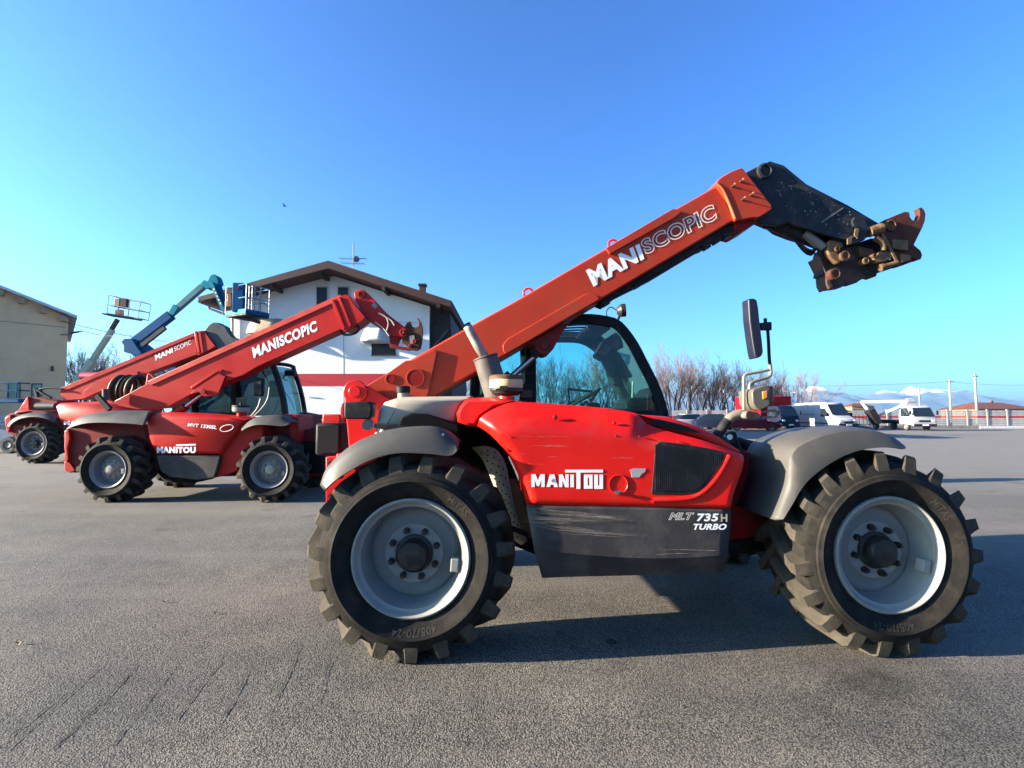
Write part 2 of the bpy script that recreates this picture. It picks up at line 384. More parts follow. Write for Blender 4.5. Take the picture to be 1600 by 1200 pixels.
# front mudguard
nF = 44
lowf = [(1414, 701), (1384, 698), (1340, 703), (1301, 720), (1269, 743), (1251, 763), (1237, 787), (1222, 812)]
cref = [(1413, 698), (1390, 682), (1354, 674), (1316, 676), (1276, 686), (1240, 708), (1231, 762), (1211, 813)]
l1 = idx_spline(F.P(lowf, .02), nF); l2 = idx_spline(F.P(cref, .05), nF)
ctr = Vector((fx, 0, HZ))
def push(p, k):
    d = Vector((p.x - ctr.x, 0, p.z - ctr.z)).normalized(); return p + d * k
l15 = [a.lerp(b, .5) + Vector((0, -.012 * math.sin(math.pi * i / (nF - 1)), 0)) for i, (a, b) in enumerate(zip(l1, l2))]
l3 = [push(p, .004) + Vector((0, .012, 0)) for p in l2]
l35 = [Vector((p.x, .10, p.z)) for p in [push(q, .012) for q in l2]]
l4 = [Vector((p.x, .30, p.z)) for p in [push(q, .026) for q in l2]]
l5 = [Vector((p.x, .56, p.z)) for p in [push(q, .005) for q in l2]]
MB().loft([[p + Vector((0, .02, 0)) for p in l1], l1, l15, l2, l3, l35, l4, l5]).build('mudguard', FENDER, T1, smooth=42, solid=.012)

# ---- chassis
ch = MB()
ch.box((1.4, 1.14, .66), (3.3, .62, .34)); ch.box((RT0.x, 1.14, HZ), (.26, 1.5, .22)); ch.box((fx, 1.14, HZ), (.26, 1.5, .22))
ch.cyl((RT0.x, .36, HZ), (RT0.x, 1.9, HZ), .10); ch.cyl((fx, .36, HZ), (fx, 1.9, HZ), .10)
ch.build('chassis', INNER, T1, bevel=.01)
MB().prism(F.xz([(1150, 700), (1166, 706), (1196, 712), (1240, 716), (1262, 760), (1236, 800), (1207, 822), (1190, 838), (1160, 842), (1120, 846)], .50), .50, 1.7).build('front_frame', DKRED, T1, bevel=.012)
# rear uprights, counterweight
up = F.xz([(540, 603), (546, 597), (562, 597), (640, 640), (640, 700), (560, 740), (548, 742), (545, 700), (541, 655), (537, 615)], .80)
MB().prism(up, .80, .84).build('boom_support', RED, T1, bevel=.008); MB().prism(up, 1.30, 1.34).build('boom_support', RED, T1, bevel=.008)
b = MB(); pc = F.L(555.5, 612, .79); b.cyl(pc, pc + Vector((0, -.02, 0)), .083, n=32)
b.build('pivot_boss', RED, T1, bevel=.006)
MB().cyl(pc + Vector((0, -.02, 0)), pc + Vector((0, -.035, 0)), .042, n=28).build('pivot_pin', RED, T1, bevel=.004)
b = MB().prism(F.xz([(509, 714), (526, 713), (526, 709), (553, 707), (560, 780), (509, 800)], .62), .62, .66)
b.build('rear_plate', RED, T1, bevel=.005)
b = MB().prism(F.xz([(530, 712), (590, 700), (596, 760), (534, 800)], .66), .66, 1.62); b.build('counterweight', RED, T1, bevel=.02)
for q in ((516, 723), (516, 775)):
    c = F.L(*q, .62); MB().cyl(c, c + Vector((0, -.012, 0)), .014, n=6).build('bolt', HUB, T1)
# dark coupling box behind the rear
MB().box(F.L(528, 684, 1.25), (.19, .5, .24)).build('rear_box', PLASTIC, T1, bevel=.02)
b = MB().box(F.L(527, 655, 1.3), (.14, .3, .08)); b.bar(F.L(505, 660, 1.3), F.L(545, 652, 1.3), .06); b.build('tow_hitch', RED, T1, bevel=.01)
# dark interior of the wheel arch
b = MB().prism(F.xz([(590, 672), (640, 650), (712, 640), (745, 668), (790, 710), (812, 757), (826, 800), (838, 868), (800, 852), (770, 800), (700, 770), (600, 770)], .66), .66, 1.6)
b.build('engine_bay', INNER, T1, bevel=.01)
# ---- tank
tk = F.xz([(577, 700), (580, 684), (585, 657), (588, 640), (597, 628), (620, 620), (735, 618.5), (724, 636), (714, 660), (700, 668), (640, 668), (600, 690)], .32)
pillow('tank', tk, [(0.0, .95), (-.006, .50), (0.0, .40), (.018, .345), (.05, .32)], BEIGE, T1)
b = MB(); c = F.L(630, 621, .52); lathe_z(b, [(.036, -.02), (.036, .03), (.0005, .03)], c.x, c.y, c.z); lathe_z(b, [(.045, .03), (.047, .065), (.04, .075), (.0005, .078)], c.x, c.y, c.z, mi=1)
b.build('filler_cap', [BEIGE, PLASTIC], T1)
b = MB().prism(F.xz([(620, 668), (628, 651), (645, 645), (668, 647), (716, 662), (718, 690), (620, 690)], .285), .285, .5); b.build('dark_panel', INNER, T1, bevel=.01)  # near-black panel over the lower front of the tank
b = MB().prism(F.xz([(583, 661), (640, 665), (640, 673), (583, 669)], .27), .27, .33); b.build('tank_strap', PLASTIC, T1, bevel=.004)
# ---- rear lamp
b = MB().prism(roundpoly(F.xz([(537, 628), (577, 627), (582, 632), (580, 652), (574, 655), (537, 655)], .28), .02), .28, .40)
b.build('lamp_box', PLASTIC, T1, bevel=.01)
b = MB().prism(roundpoly(F.xz([(532, 634), (537, 628), (537, 655), (532, 648)], .285), .012), .285, .395); b.build('rear_light', LENSR, T1, bevel=.006)
b = MB().tube(F.P([(572, 652), (580, 660), (583, 668)], .34), .014); b.cyl(F.L(574, 664, .32), F.L(574, 664, .40), .034); b.build('lamp_bracket', DULLST, T1)
# ---- perforated step panel
sp = cv(480, 560, 4, [(1030, 555), (1092, 548), (1160, 562), (1210, 592), (1244, 680), (1268, 790), (1290, 900), (1322, 1010), (1376, 1140), (1355, 1166), (1330, 1160), (1270, 1112), (1250, 1030), (1222, 930), (1190, 860), (1160, 770), (1130, 700), (1090, 620)])
left_ = [F.L(*q, .58) for q in cv(480, 560, 4, [(1030, 555), (1090, 620), (1130, 700), (1170, 800), (1222, 930), (1250, 1030), (1270, 1112), (1340, 1164)])]
right_ = [F.L(*q, .49) for q in cv(480, 560, 4, [(1110, 548), (1190, 575), (1240, 660), (1266, 780), (1290, 900), (1322, 1010), (1350, 1080), (1378, 1140)])]
a_, c_ = resample(left_, 24), resample(right_, 24)
MB().loft([a_, c_]).build('step_panel', BEIGE, T1, smooth=60, solid=.01)
b = MB()
for i in range(2, 22):
    for j in range(4):
        if (i + j) % 2: continue
        p = a_[i].lerp(c_[i], .18 + .21 * j); b.cyl(p + Vector((0, -.0055, 0)), p + Vector((0, -.009, 0)), .0062, n=8)
b.build('tread_holes', INNER, T1, kind='stuff')
MB().bar(F.L(792, 822, .33), F.L(826, 836, .33), .02, .03).build('step_bar', PLASTIC, T1, bevel=.004)
# ---- skirt panel
sk1 = [(823, 791), (900, 792), (985, 793), (1070, 795), (1142, 797)]
sk2 = [(834, 858), (900, 865), (985, 871), (1070, 871), (1137, 866)]
sk3 = [(847, 902), (900, 900), (985, 898), (1070, 896), (1129, 893)]
N_ = 20
r1 = resample(F.P(sk1, .05), N_); r2 = resample(F.P(sk2, .035), N_); r3 = resample(F.P(sk3, .11), N_)
r0 = [p + Vector((0, .3, 0)) for p in r1]; r05 = [p + Vector((0, .012, .0)) for p in r1]; r4 = [p + Vector((0, .35, .01)) for p in r3]
MB().loft([r0, r05, [p + Vector((0, 0, -.012)) for p in r1], [p + Vector((0, 0, .01)) for p in r2], r2, r3, r4]).build('side_skirt', SKIRT, T1, smooth=25, solid=.008)
b = MB().prism(F.xz([(835, 800), (1138, 805), (1132, 880), (850, 885)], .16), .16, .7); b.build('side_box', INNER, T1)
# ---- hood
hB = [(822, 788), (930, 791), (1040, 793), (1140, 795)]; hR = [(1140, 795), (1141, 780), (1148, 757), (1157, 732), (1161, 712)]
hT = [(745, 666), (752, 651), (775, 637), (800, 629), (832, 628.5), (860, 630.5), (930, 636), (985, 643.5), (1001, 651), (1014, 664), (1050, 676), (1092, 687), (1135, 702), (1161, 712)]
hL = [(822, 788), (817, 760), (803, 728), (790, 705), (767, 680), (745, 666)]
NU, NV = 90, 40
cB = resample(F.P(hB, .10), NU, False); cT = resample(F.P(hT, .12), NU); cL = resample(F.P(hL, .10), NV); cR = resample(F.P(hR, .12), NV)
def pdist(p, pl):
    best = 9
    for a, c in zip(pl, pl[1:]):
        d = c - a; t = max(0, min(1, (p - a).dot(d) / max(1e-12, d.dot(d)))); best = min(best, (p - a - d * t).length)
    return best
fl = lambda pl: [Vector((p.x, 0, p.z)) for p in pl]
fB, fT, fLl, fR = fl(cB), fl(cT[::3] + [cT[-1]]), fl(cL[::2] + [cL[-1]]), fl(cR[::2] + [cR[-1]])
gg = lambda x, k=2.4: (1 - x) ** k if x < 1 else 0
rows = []
for j in range(NV):
    v = j / (NV - 1); row = []
    for i in range(NU):
        u = i / (NU - 1)
        p = (cB[i] * (1 - v) + cT[i] * v) + (cL[j] * (1 - u) + cR[j] * u) - (cB[0] * (1 - u) * (1 - v) + cB[-1] * u * (1 - v) + cT[0] * (1 - u) * v + cT[-1] * u * v)
        q = Vector((p.x, 0, p.z)); tt = min(1, max(0, (u - .42) / .5)); wt = 1 - .75 * tt * tt * (3 - 2 * tt)
        y = .044 + .115 * wt * gg(pdist(q, fT) / (.19 * wt)) + .05 * gg(pdist(q, fLl) / .06) + .035 * gg(pdist(q, [fB[0], fB[-1]]) / .035) + .05 * gg(pdist(q, fR) / .05)
        row.append(Vector((p.x, y, p.z)))
    rows.append(row)
b = MB().loft(rows)
edge = rows[0] + [r[-1] for r in rows[1:]] + rows[-1][::-1][1:] + [r[0] for r in rows[::-1][1:-1]]
b.loft([edge, [Vector((p.x, .30, p.z)) for p in edge], [Vector((p.x, .80, p.z)) for p in edge]], closed=True)
b.build('hood', RED, T1, smooth=50)
HY = .044
# rear corner piece of the hood (lit facet) 
hc = F.xz([(714, 661), (712, 645), (718, 633), (728, 622), (768, 620), (832, 630), (800, 634), (772, 640), (752, 654), (745, 668), (735, 668)], .30)
pillow('hood_corner', hc, [(0, 1.0), (-.004, .50), (0, .34), (.014, .28), (.028, .25)], RED, T1, smooth=60)
# side rail over the radiator opening
top_rail = F.xz([(985, 646), (1047, 651), (1092, 665), (1118, 677), (1141, 691), (1160, 704), (1156, 712), (1136, 706), (1092, 687), (1050, 676), (1012, 664), (998, 652)], .20)
pillow('hood_rail', top_rail, [(0, .95), (-.004, .40), (0, .26), (.010, .205), (.018, .20)], RED, T1)
b = MB().prism(roundpoly(F.xz([(1012, 653), (1030, 655), (1062, 662), (1095, 676), (1070, 675), (1040, 668), (1022, 665)], .188), .01), .188, .2); b.build('vent_strip', PLASTIC, T1)
# radiator grille: recessed dark panel with framing
gr = F.xz(cv(800, 600, 3.636, [(815, 345), (840, 325), (1000, 345), (1130, 368), (1212, 388), (1200, 425), (1165, 480), (1100, 580), (1045, 618), (990, 628), (792, 628), (798, 560)]), HY)
b = MB().prism(roundpoly(gr, .012), HY - .0035, HY + .02); b.build('radiator_grille', PLASTIC, T1, bevel=.002)
b = MB()
for i in range(34):
    x = 1024 + i * 3.1
    t = 690.5 + (x - 1024) * .16; bt = 769 if x < 1088 else 769 - (x - 1088) * 1.05
    if bt - t > 6: b.bar(F.L(x, t + 3, HY - .005), F.L(x, bt - 2, HY - .005), .0035, .004)
b.build('grille_slats', BLACKP, T1, smooth=0, kind='stuff')
# raised lip along the lower/right of the grille
lip = resample(F.P([(1020, 782), (1075, 779), (1100, 768), (1122, 744), (1140, 712)], HY), 20)
MB().tube([p + Vector((0, .010, 0)) for p in lip], .020, n=10).build('grille_lip', RED, T1, smooth=60)
# lock recess
c = F.L(966, 757, HY)
b = MB().lathe([(.058, .0), (.058, -.004), (.053, -.005), (.049, -.001), (.03, .0), (.0005, .0)], c=(c.x, HY - .001, c.z), n=40); b.build('lock_recess', RED, T1, smooth=40)
c = F.L(964, 769, HY); b = MB().cyl(c, c + Vector((0, -.02, 0)), .010); b.bar(c + Vector((-.022, -.018, .004)), c + Vector((.022, -.018, .006)), .006, .009); b.build('hood_latch', STEEL, T1)
b = MB().prism(F.xz(cv(800, 600, 3.636, [(668, 490), (690, 480), (760, 480), (756, 498), (738, 510), (722, 530), (680, 530), (676, 505)]), HY - .002), HY - .003, HY); b.build('worn_sticker', mat('grey_sticker', (.32, .30, .32), .5), T1, smooth=0)
# MANITOU lettering, drawn letter by letter
def L_(polys, k=3.636, ox=800, oy=600, y=None, m=WHITE, name='lettering', par=None, fr=F, th=.0025):
    b = MB(); y = HY if y is None else y
    for p in polys: b.prism(fr.xz(cv(ox, oy, k, p), y - th), y - th, y - .0005)
    return b.build(name, m, par or T1, smooth=0)
mani = [[(110, 585), (110, 513), (134, 513), (148, 548), (163, 513), (186, 513), (186, 585), (167, 585), (167, 545), (154, 580), (142, 580), (129, 545), (129, 585)],
        [(196, 585), (216, 514), (241, 514), (261, 586), (240, 586), (237, 572), (219, 572), (216, 585)],
        [(268, 586), (268, 514), (288, 514), (304, 552), (304, 514), (322, 514), (322, 587), (303, 587), (286, 548), (286, 586)],
        [(332, 587), (332, 515), (352, 515), (352, 587)],
        [(303, 487), (517, 487), (517, 503), (389, 503), (389, 596), (367, 596), (367, 503), (303, 503)],
        [(410, 515), (458, 515), (458, 533), (430, 533), (430, 577), (458, 577), (458, 595), (410, 595)],
        [(440, 533.2), (458, 533.2), (458, 576.8), (440, 576.8)],
        [(468, 515), (488, 515), (488, 577), (498, 577), (498, 515), (517, 515), (517, 596), (468, 596)]]
L_(mani, name='maker_lettering')
L_([[(224, 556), (229, 536), (233, 556)]], m=RED, y=HY - .0026, name='lettering_gap')
# skirt lettering
q = lambda x0, y0, x1, y1, y: [F.L(*p, y) for p in cv(800, 600, 3.636, [(x0, y1), (x1, y1), (x1, y0), (x0, y0)])]
text_on('model_lettering', '735', q(1048, 735, 1172, 780, .0305), WHITE, T1, bold=.035, shear=.15)
text_on('model_lettering', 'MLT', q(888, 730, 1035, 772, .0305), mat('pale_outline', (.62, .58, .52), .5), T1, bold=.02, shear=.35, outline=.028)
text_on('model_lettering', 'H', q(1185, 738, 1222, 782, .0305), LTGREY, T1, bold=.03)
text_on('model_lettering', 'TURBO', q(1030, 793, 1218, 828, .0305), WHITE, T1, bold=.04, shear=.3)
for px, py, r in ((868, 652, .012), (961, 661, .009), (962, 681, .005), (999, 682, .004), (799, 683, .005), (1060, 690, .004)):
    c = F.L(px, py, HY); c.y = HY + (.012 if py < 670 else 0); MB().lathe([(.0005, -.002), (r * .6, -.003), (r, -.001), (r * 1.2, .006)], c=c, n=14).build('dent_mark', DKRED, T1)
# scratches
def scratches(segs, y, name, m, k, ox, oy, w=.0016, rep=1, jit=0):
    b = MB(); rr = random.Random(4)
    for x0, y0, x1, y1 in segs:
        for j in range(rep):
            dx, dy = rr.uniform(-jit, jit) * 8, rr.uniform(-jit, jit)
            n = 7; pts = []
            for i in range(n):
                t = i / (n - 1); pts.append(F.L(ox + (x0 + (x1 - x0) * t + dx) / k, oy + (y0 + (y1 - y0) * t + dy + rr.uniform(-1, 1) * (1 + jit * .2)) / k, y))
            ww = w * rr.uniform(.5, 1.3)
            top = [p + Vector((0, 0, ww * rr.uniform(.3, 1) * math.sin(math.pi * (i + .3) / (n - .4)))) for i, p in enumerate(pts)]
            b.loft([pts, top])
    return b.build(name, m, T1, smooth=0, kind='stuff')
PALE = mat('paint_scratch', (.50, .30, .26), .6, var=.2, vs=40); PALE2 = mat('skirt_scratch', (.27, .22, .18), .7, var=.3, vs=40)
scratches([(520, 885, 615, 888), (640, 889, 690, 889), (700, 885, 830, 889), (600, 944, 850, 946), (680, 950, 830, 950), (520, 996, 570, 996), (700, 1015, 765, 1016), (625, 1060, 690, 1061), (580, 1058, 605, 1060), (1100, 1022, 1240, 1023), (440, 880, 460, 882), (580, 1170, 600, 1171)], HY - .0015, 'hood_scratches', PALE, 4, 680, 460)
scratches([(150, 715, 420, 735), (170, 728, 600, 758), (200, 745, 640, 778), (120, 760, 480, 778), (130, 775, 300, 790), (190, 800, 480, 842), (230, 818, 600, 855), (300, 838, 700, 864), (430, 760, 610, 760)], .028, 'skirt_scratches', PALE2, 3.636, 800, 600, w=.0016, rep=6, jit=9)
scratches([(810, 968, 860, 972), (860, 940, 1160, 946), (830, 966, 1000, 962), (840, 935, 865, 955), (1030, 942, 1160, 946), (845, 730, 848, 780)], .0265, 'skirt_scuffs', PALE2, 3.636, 800, 600, w=.0025, rep=2, jit=2)

# ---- boom
BY0, BY1 = .88, 1.22
boom = F.xz([(575, 602), (610, 582), (634, 566), (644, 560.5), (723, 515.5), (800, 473), (950, 386), (1122, 289), (1149, 343), (1050, 402), (937, 469), (790, 555), (740, 584), (680, 617.5), (640, 640), (590, 636), (560, 625)], BY0)
b = MB().prism(boom, BY0, BY1); bo = b.build('boom', BOOMRED, T1, bevel=.012)
sp_ = F.xz([(575, 602), (610, 581), (634, 564), (645, 563), (679, 546.5), (683, 549), (682, 556), (669, 617), (640, 640), (590, 636), (560, 625)], BY0)
MB().prism(sp_, BY0 - .018, BY0 - .002).build('boom_rear_plate', BOOMRED, T1, bevel=.004)
for (px, py, r) in ((610, 592, .033), (649, 590.5, .062)):
    c = F.L(px, py, BY0 - .02); MB().lathe([(r * 1.12, .0), (r * 1.12, -.005), (r * .98, -.006), (r * .94, .0), (.0005, .001)], c=c, n=40).build('boom_boss', BOOMRED, T1, smooth=40)
    MB().cyl(c + Vector((0, -.0035, 0)), c + Vector((0, .0, 0)), r * .93, n=40).build('boss_disc', DKRED, T1)
pl = roundpoly(F.xz([(787, 550), (785, 540), (793, 530), (916, 459), (932, 461), (936, 468), (790, 553.5)], BY0), .02)
MB().prism(pl, BY0 - .014, BY0 - .001).build('boom_side_plate', BOOMRED, T1, bevel=.003)
MB().prism(F.xz([(946, 389), (1050, 328), (1058, 329), (1062, 334), (1052, 342), (952, 398)], BY0), BY0 - .022, BY1 - .02).build('boom_wear_plate', BOOMRED, T1, bevel=.003)
b = MB()  # chain tray and pipes under the boom
b.prism(F.xz([(938, 470), (1146, 347), (1147, 356), (1110, 381), (1090, 386), (1000, 443), (985, 446), (948, 474)], .93), .93, 1.17)
b.build('boom_under_tray', PLASTIC, T1, bevel=.005)
b = MB()
for i, yy in enumerate((.95, 1.0, 1.12)): b.tube(F.P([(940, 475), (1010, 440), (1090, 392), (1150, 357)], yy), .012)
for px, py in ((995, 446), (1103, 386), (1118, 377), (1134, 369), (946, 474)): b.box(F.L(px, py, .96), (.05, .06, .04), Matrix.Rotation(R(-30), 3, 'Y'))
b.build('hydraulic_pipes', BLACKP, T1)
for px, py in ((825.5, 458), (958, 382)):
    c = F.L(px, py, 1.0); b = MB(); n = 20
    b.tube([c + Vector((.036 * math.cos(2 * math.pi * i / n), 0, .036 * math.sin(2 * math.pi * i / n))) for i in range(n + 1)], .009, n=8)
    b.build('lifting_eye', RED, T1)
cap = F.xz([(1119.5, 288), (1121, 282), (1128, 276), (1142, 268), (1157, 262), (1161, 263), (1206, 321), (1206, 327), (1186, 340), (1175, 340), (1149, 345), (1141, 318)], BY0 - .03)
MB().prism(roundpoly(cap, .02), BY0 - .03, BY1 + .03).build('boom_collar', BOOMRED, T1, bevel=.006)
wl = resample(F.P([(1122, 287), (1130, 295), (1140, 316), (1150, 342)], BY0 - .031), 14)
MB().tube([p + Vector((-.004, .006, 0)) for p in wl], .012, n=8).build('collar_lip', mat('sunlit_edge_red', (.62, .10, .03), .35, coat=.2), T1, smooth=60)  # lighter orange paints the sunlit left edge of the collar
MB().prism(F.xz([(1147, 345), (1186, 338), (1178, 351), (1160, 361), (1147, 358)], BY0 + .03), BY0 + .03, BY1 - .03).build('wear_pad_block', DKRED, T1, bevel=.01)
for a_q, b_q in (((1143.5, 291.5), 0), ((1156.5, 284), 0), ((1172, 305.5), 0), ((1159, 312.5), 0)):
    c = F.L(*a_q, BY0 - .03); b = MB().cyl(c + Vector((0, .005, 0)), c + Vector((0, -.050, 0)), .0045, n=10); b.cyl(c, c + Vector((0, -.008, 0)), .010, n=6); b.build('adjuster_screw', RUST, T1)
    MB().cyl(c + Vector((0, -.050, 0)), c + Vector((0, -.054, 0)), .0065, n=10).build('screw_head', CREAM, T1)
# boom lettering: MANI solid, SCOPIC outlined
tq = lambda pts, y, fr=F: [fr.L(*p, y) for p in pts]
k8 = lambda pts: cv(800, 240, 3.636, pts)
text_on('boom_lettering', 'MANI', tq(k8([(463, 757), (752, 598), (722, 512), (418, 664)]), BY0), WHITE, T1, bold=.05)
text_on('boom_lettering', 'SCOPIC', tq(k8([(762, 578), (1168, 372), (1140, 282), (722, 498)]), BY0), mat('outline_lettering', (.75, .66, .60), .5), T1, bold=.03, outline=.026)
# lift cylinder
br = F.xz(cv(680, 460, 4, [(560, 312), (700, 240), (850, 168), (800, 225), (770, 280), (740, 340), (712, 368), (685, 376), (655, 368), (632, 340), (622, 318)]), .92)
MB().prism(br, .92, 1.18).build('cylinder_bracket', DKRED, T1, bevel=.006)
c = F.L(851, 540, .915); MB().cyl(c, c + Vector((0, -.012, 0)), .03, n=24).build('bracket_pin', DKRED, T1, bevel=.003)
b = MB().cyl(F.L(842, 551, 1.02), F.L(800, 588, 1.02), .024, n=20); b.build('piston_rod', STEEL, T1)
b = MB().cyl(F.L(800, 588, 1.02), F.L(700, 675, 1.02), .055, n=20); b.cyl(F.L(838, 549, .98), F.L(838, 549, 1.06), .05); b.build('lift_cylinder', BLACKP, T1)
# ---- boom head
HY0, HY1 = .92, 1.18
head = F.xz([(1160, 275), (1168, 268), (1180, 262), (1191, 256), (1200, 254), (1212, 257), (1222, 261), (1240, 274), (1257, 290), (1275, 301), (1300, 313), (1322, 323), (1350, 336), (1360, 343), (1371, 352), (1360, 366), (1350, 374), (1325, 376), (1290, 366), (1262, 358), (1243, 352), (1236, 347), (1215, 352), (1190, 350), (1170, 330)], HY0)
MB().prism(head, HY0, HY0 + .03).build('boom_head_plate', BLACKP, T1, bevel=.006)
head2 = F.xz([(1160, 275), (1200, 254), (1222, 261), (1257, 290), (1322, 323), (1371, 352), (1350, 374), (1300, 376), (1283, 394), (1255, 383), (1230, 376), (1207, 367), (1192, 355), (1180, 330)], HY1)
MB().prism(head2, HY1 - .03, HY1).build('boom_head_plate', BLACKP, T1, bevel=.006)
b = MB().prism(F.xz([(1150, 290), (1196, 262), (1240, 290), (1330, 345), (1320, 362), (1250, 345), (1215, 345), (1180, 330)], HY0 + .04), HY0 + .03, HY1 - .03); b.build('inner_boom', BLACKP, T1)
c = F.L(1194, 268, HY0); b = MB().lathe([(.062, 0), (.060, -.022), (.045, -.026), (.040, -.008), (.0005, -.006)], c=c, n=36); b.build('head_pin_boss', BLACKP, T1)
b = MB().cyl(F.L(1257, 364, 1.0), F.L(1286, 387, 1.0), .036, n=20); b.build('tilt_cylinder', DULLST, T1)
b = MB().cyl(F.L(1200, 345, 1.05), F.L(1262, 372, 1.05), .06, n=20); b.build('tilt_cylinder_barrel', BLACKP, T1)
b = MB()
for d in (0, 3, 6):
    b.tube(resample(F.P([(1240, 372), (1256, 386 + d), (1268, 392 + d), (1276, 388), (1284, 398 + d)], 1.0 + d * .01), 14), .011, n=8)
b.build('hydraulic_hoses', PLASTIC, T1)
b = MB().bar(F.L(1284, 347, HY0 - .004), F.L(1317, 325, HY0 - .004), .006, .012); b.build('weld_seam', mat('grey_scuff', (.12, .12, .12), .6), T1)
rr = random.Random(8); b = MB()
for i in range(60):
    px = rr.uniform(1205, 1345); py = 268 + (px - 1205) * .52 + rr.uniform(-2, 42); 
    if py > 372: continue
    p = F.L(px, py, HY0 - .0015); s = rr.uniform(.002, .006); b.add([p + Vector((-s, 0, 0)), p + Vector((0, 0, s * 1.6)), p + Vector((s, 0, .001)), p + Vector((0, 0, -s))], [(0, 1, 2, 3)])
b.build('paint_chips', mat('paint_chip', (.25, .25, .26), .6), T1, smooth=0, kind='stuff')
DARKRUST = mat('dark_rusty_plate', (0.035, 0.02, 0.022), 0.6, var=0.4, vs=9, dirt=(0.10, 0.05, 0.03), dscale=7, damt=0.5, bump=0.2, bs=60)
# carriage: two hook plates with pins, rusty links and lower frame
k3 = lambda pts: cv(1260, 300, 7.5, pts)
hook = F.xz(k3([(810, 420), (860, 375), (920, 325), (1150, 230), (1195, 230), (1212, 250), (1215, 290), (1240, 325), (1275, 340), (1310, 325), (1330, 270), (1325, 215), (1312, 190), (1345, 175), (1380, 205), (1400, 260), (1390, 340), (1360, 420), (1310, 520), (1262, 620), (1340, 685), (1360, 740), (1345, 785), (1305, 800), (1265, 790), (1240, 770), (1250, 815), (1130, 860), (1060, 880), (1040, 770), (1000, 680), (930, 560), (850, 480)]), .98)
b = MB().prism(hook, .98, 1.03); b.build('hook_plate', RUSTRED, T1, bevel=.004)
cr = F.L(*k3([(975, 395)])[0], .975)
MB().lathe([(.046, 0.02), (.046, -.02), (.033, -.022), (.030, -.005), (.0005, -.004)], c=cr, n=32).build('hook_pin', RUST, T1)
MB().cyl(cr + Vector((0, .02, 0)), cr + Vector((0, .16, 0)), .032).build('cross_shaft', OCHRE, T1)
a = F.L(*k3([(730, 470)])[0], .93); b2 = F.L(*k3([(880, 425)])[0], .93)
MB().cyl(a, b2, .042, n=20).build('link_sleeve', OCHRE, T1)
MB().tube(F.P(k3([(810, 540), (880, 580), (905, 640), (900, 690)]), .93), [.026, .024, .022, .022]).build('link_arm', OCHRE, T1, smooth=60)
MB().bar(F.L(*k3([(880, 470)])[0], .925), F.L(*k3([(1085, 860)])[0], .925), .010, .022).build('lock_lever', OCHRE, T1, bevel=.003)
b = MB().prism(F.xz(k3([(1015, 550), (1195, 565), (1195, 685), (1010, 665)]), .95), .95, .985); b.build('stop_block', OCHRE, T1, bevel=.006)
b = MB().prism(F.xz(k3([(1110, 720), (1230, 740), (1225, 800), (1110, 830)]), .94), .94, .985); b.build('stop_block', OCHRE, T1, bevel=.006)
b = MB().prism(F.xz(k3([(780, 780), (860, 720), (870, 690), (1000, 690), (1020, 760), (940, 810), (820, 835)]), .93), .93, 1.02); b.build('lock_block', OCHRE, T1, bevel=.008)
b = MB().cyl(F.L(*k3([(865, 890)])[0], .93), F.L(*k3([(1060, 830)])[0], .93), .020); b.cyl(F.L(*k3([(865, 890)])[0], .93), F.L(*k3([(900, 880)])[0], .93), .028); b.build('lock_pin', OCHRE, T1)
lk = F.xz(k3([(270, 570), (290, 555), (420, 590), (440, 640), (400, 660), (370, 720), (420, 800), (385, 840), (355, 835), (280, 760), (245, 690)]), .95)
MB().prism(lk, .95, 1.0).build('tilt_link', OCHRE, T1, bevel=.008)
for px, py, r, m_ in ((450, 750, .040, RUST), (355, 670, .020, RUST), (690, 810, .026, OCHRE), (655, 340, .026, RUST), (335, 960, .045, RUSTRED), (790, 750, .018, RUST)):
    c = F.L(*k3([(px, py)])[0], .935); MB().lathe([(r, .05), (r, -.012), (r * .7, -.014), (r * .62, -.003), (.0005, -.002)], c=c, n=28).build('link_pin', m_, T1)
b = MB().prism(F.xz(k3([(450, 700), (560, 750), (565, 785), (450, 790)]), .935), .935, .96); b.build('pin_keeper', RUST, T1, bevel=.004)
ear = F.xz(k3([(530, 350), (560, 290), (620, 285), (690, 320), (720, 400), (770, 430), (700, 470), (690, 560), (620, 590), (480, 615), (490, 545), (560, 520), (600, 440), (560, 400)]), HY0 - .02)
MB().prism(ear, HY0 - .02, HY0 + .0).build('head_lug', BLACKP, T1, bevel=.006)
for s_ in ([(480, 545), (545, 510), (530, 610), (485, 615)], [(575, 430), (625, 425), (600, 550), (560, 500)]):
    MB().prism(F.xz(k3(s_), HY0 - .03), HY0 - .03, HY0 - .02).build('keeper_plate', OCHRE, T1, bevel=.003)
low = F.xz(k3([(130, 760), (150, 690), (240, 640), (430, 660), (610, 640), (820, 700), (900, 780), (1060, 800), (1060, 875), (860, 940), (720, 990), (620, 1040), (600, 1060), (510, 1088), (460, 1060), (445, 1100), (400, 1122), (265, 1140), (230, 1080), (210, 960), (170, 860)]), 1.03)
MB().prism(low, 1.03, 1.10).build('carriage_side_plate', DARKRUST, T1, bevel=.005)
for p in ((200, 980), (700, 960)): MB().box(F.L(*k3([p])[0], 1.06), (.10, .12, .05), Matrix.Rotation(R(18), 3, 'Y')).build('carriage_crossbar', BLACKP, T1, bevel=.01)
MB().prism(F.xz(k3([(120, 770), (150, 760), (200, 880), (300, 1120), (260, 1140), (225, 1075), (215, 960)]), 1.0), .985, 1.12).build('carriage_edge_plate', DARKRUST, T1, bevel=.004)
b = MB().prism(F.xz(k3([(610, 640), (780, 680), (760, 760), (720, 790), (620, 750)]), 1.0), .99, 1.03); b.build('link_plate', RUST, T1, bevel=.004)
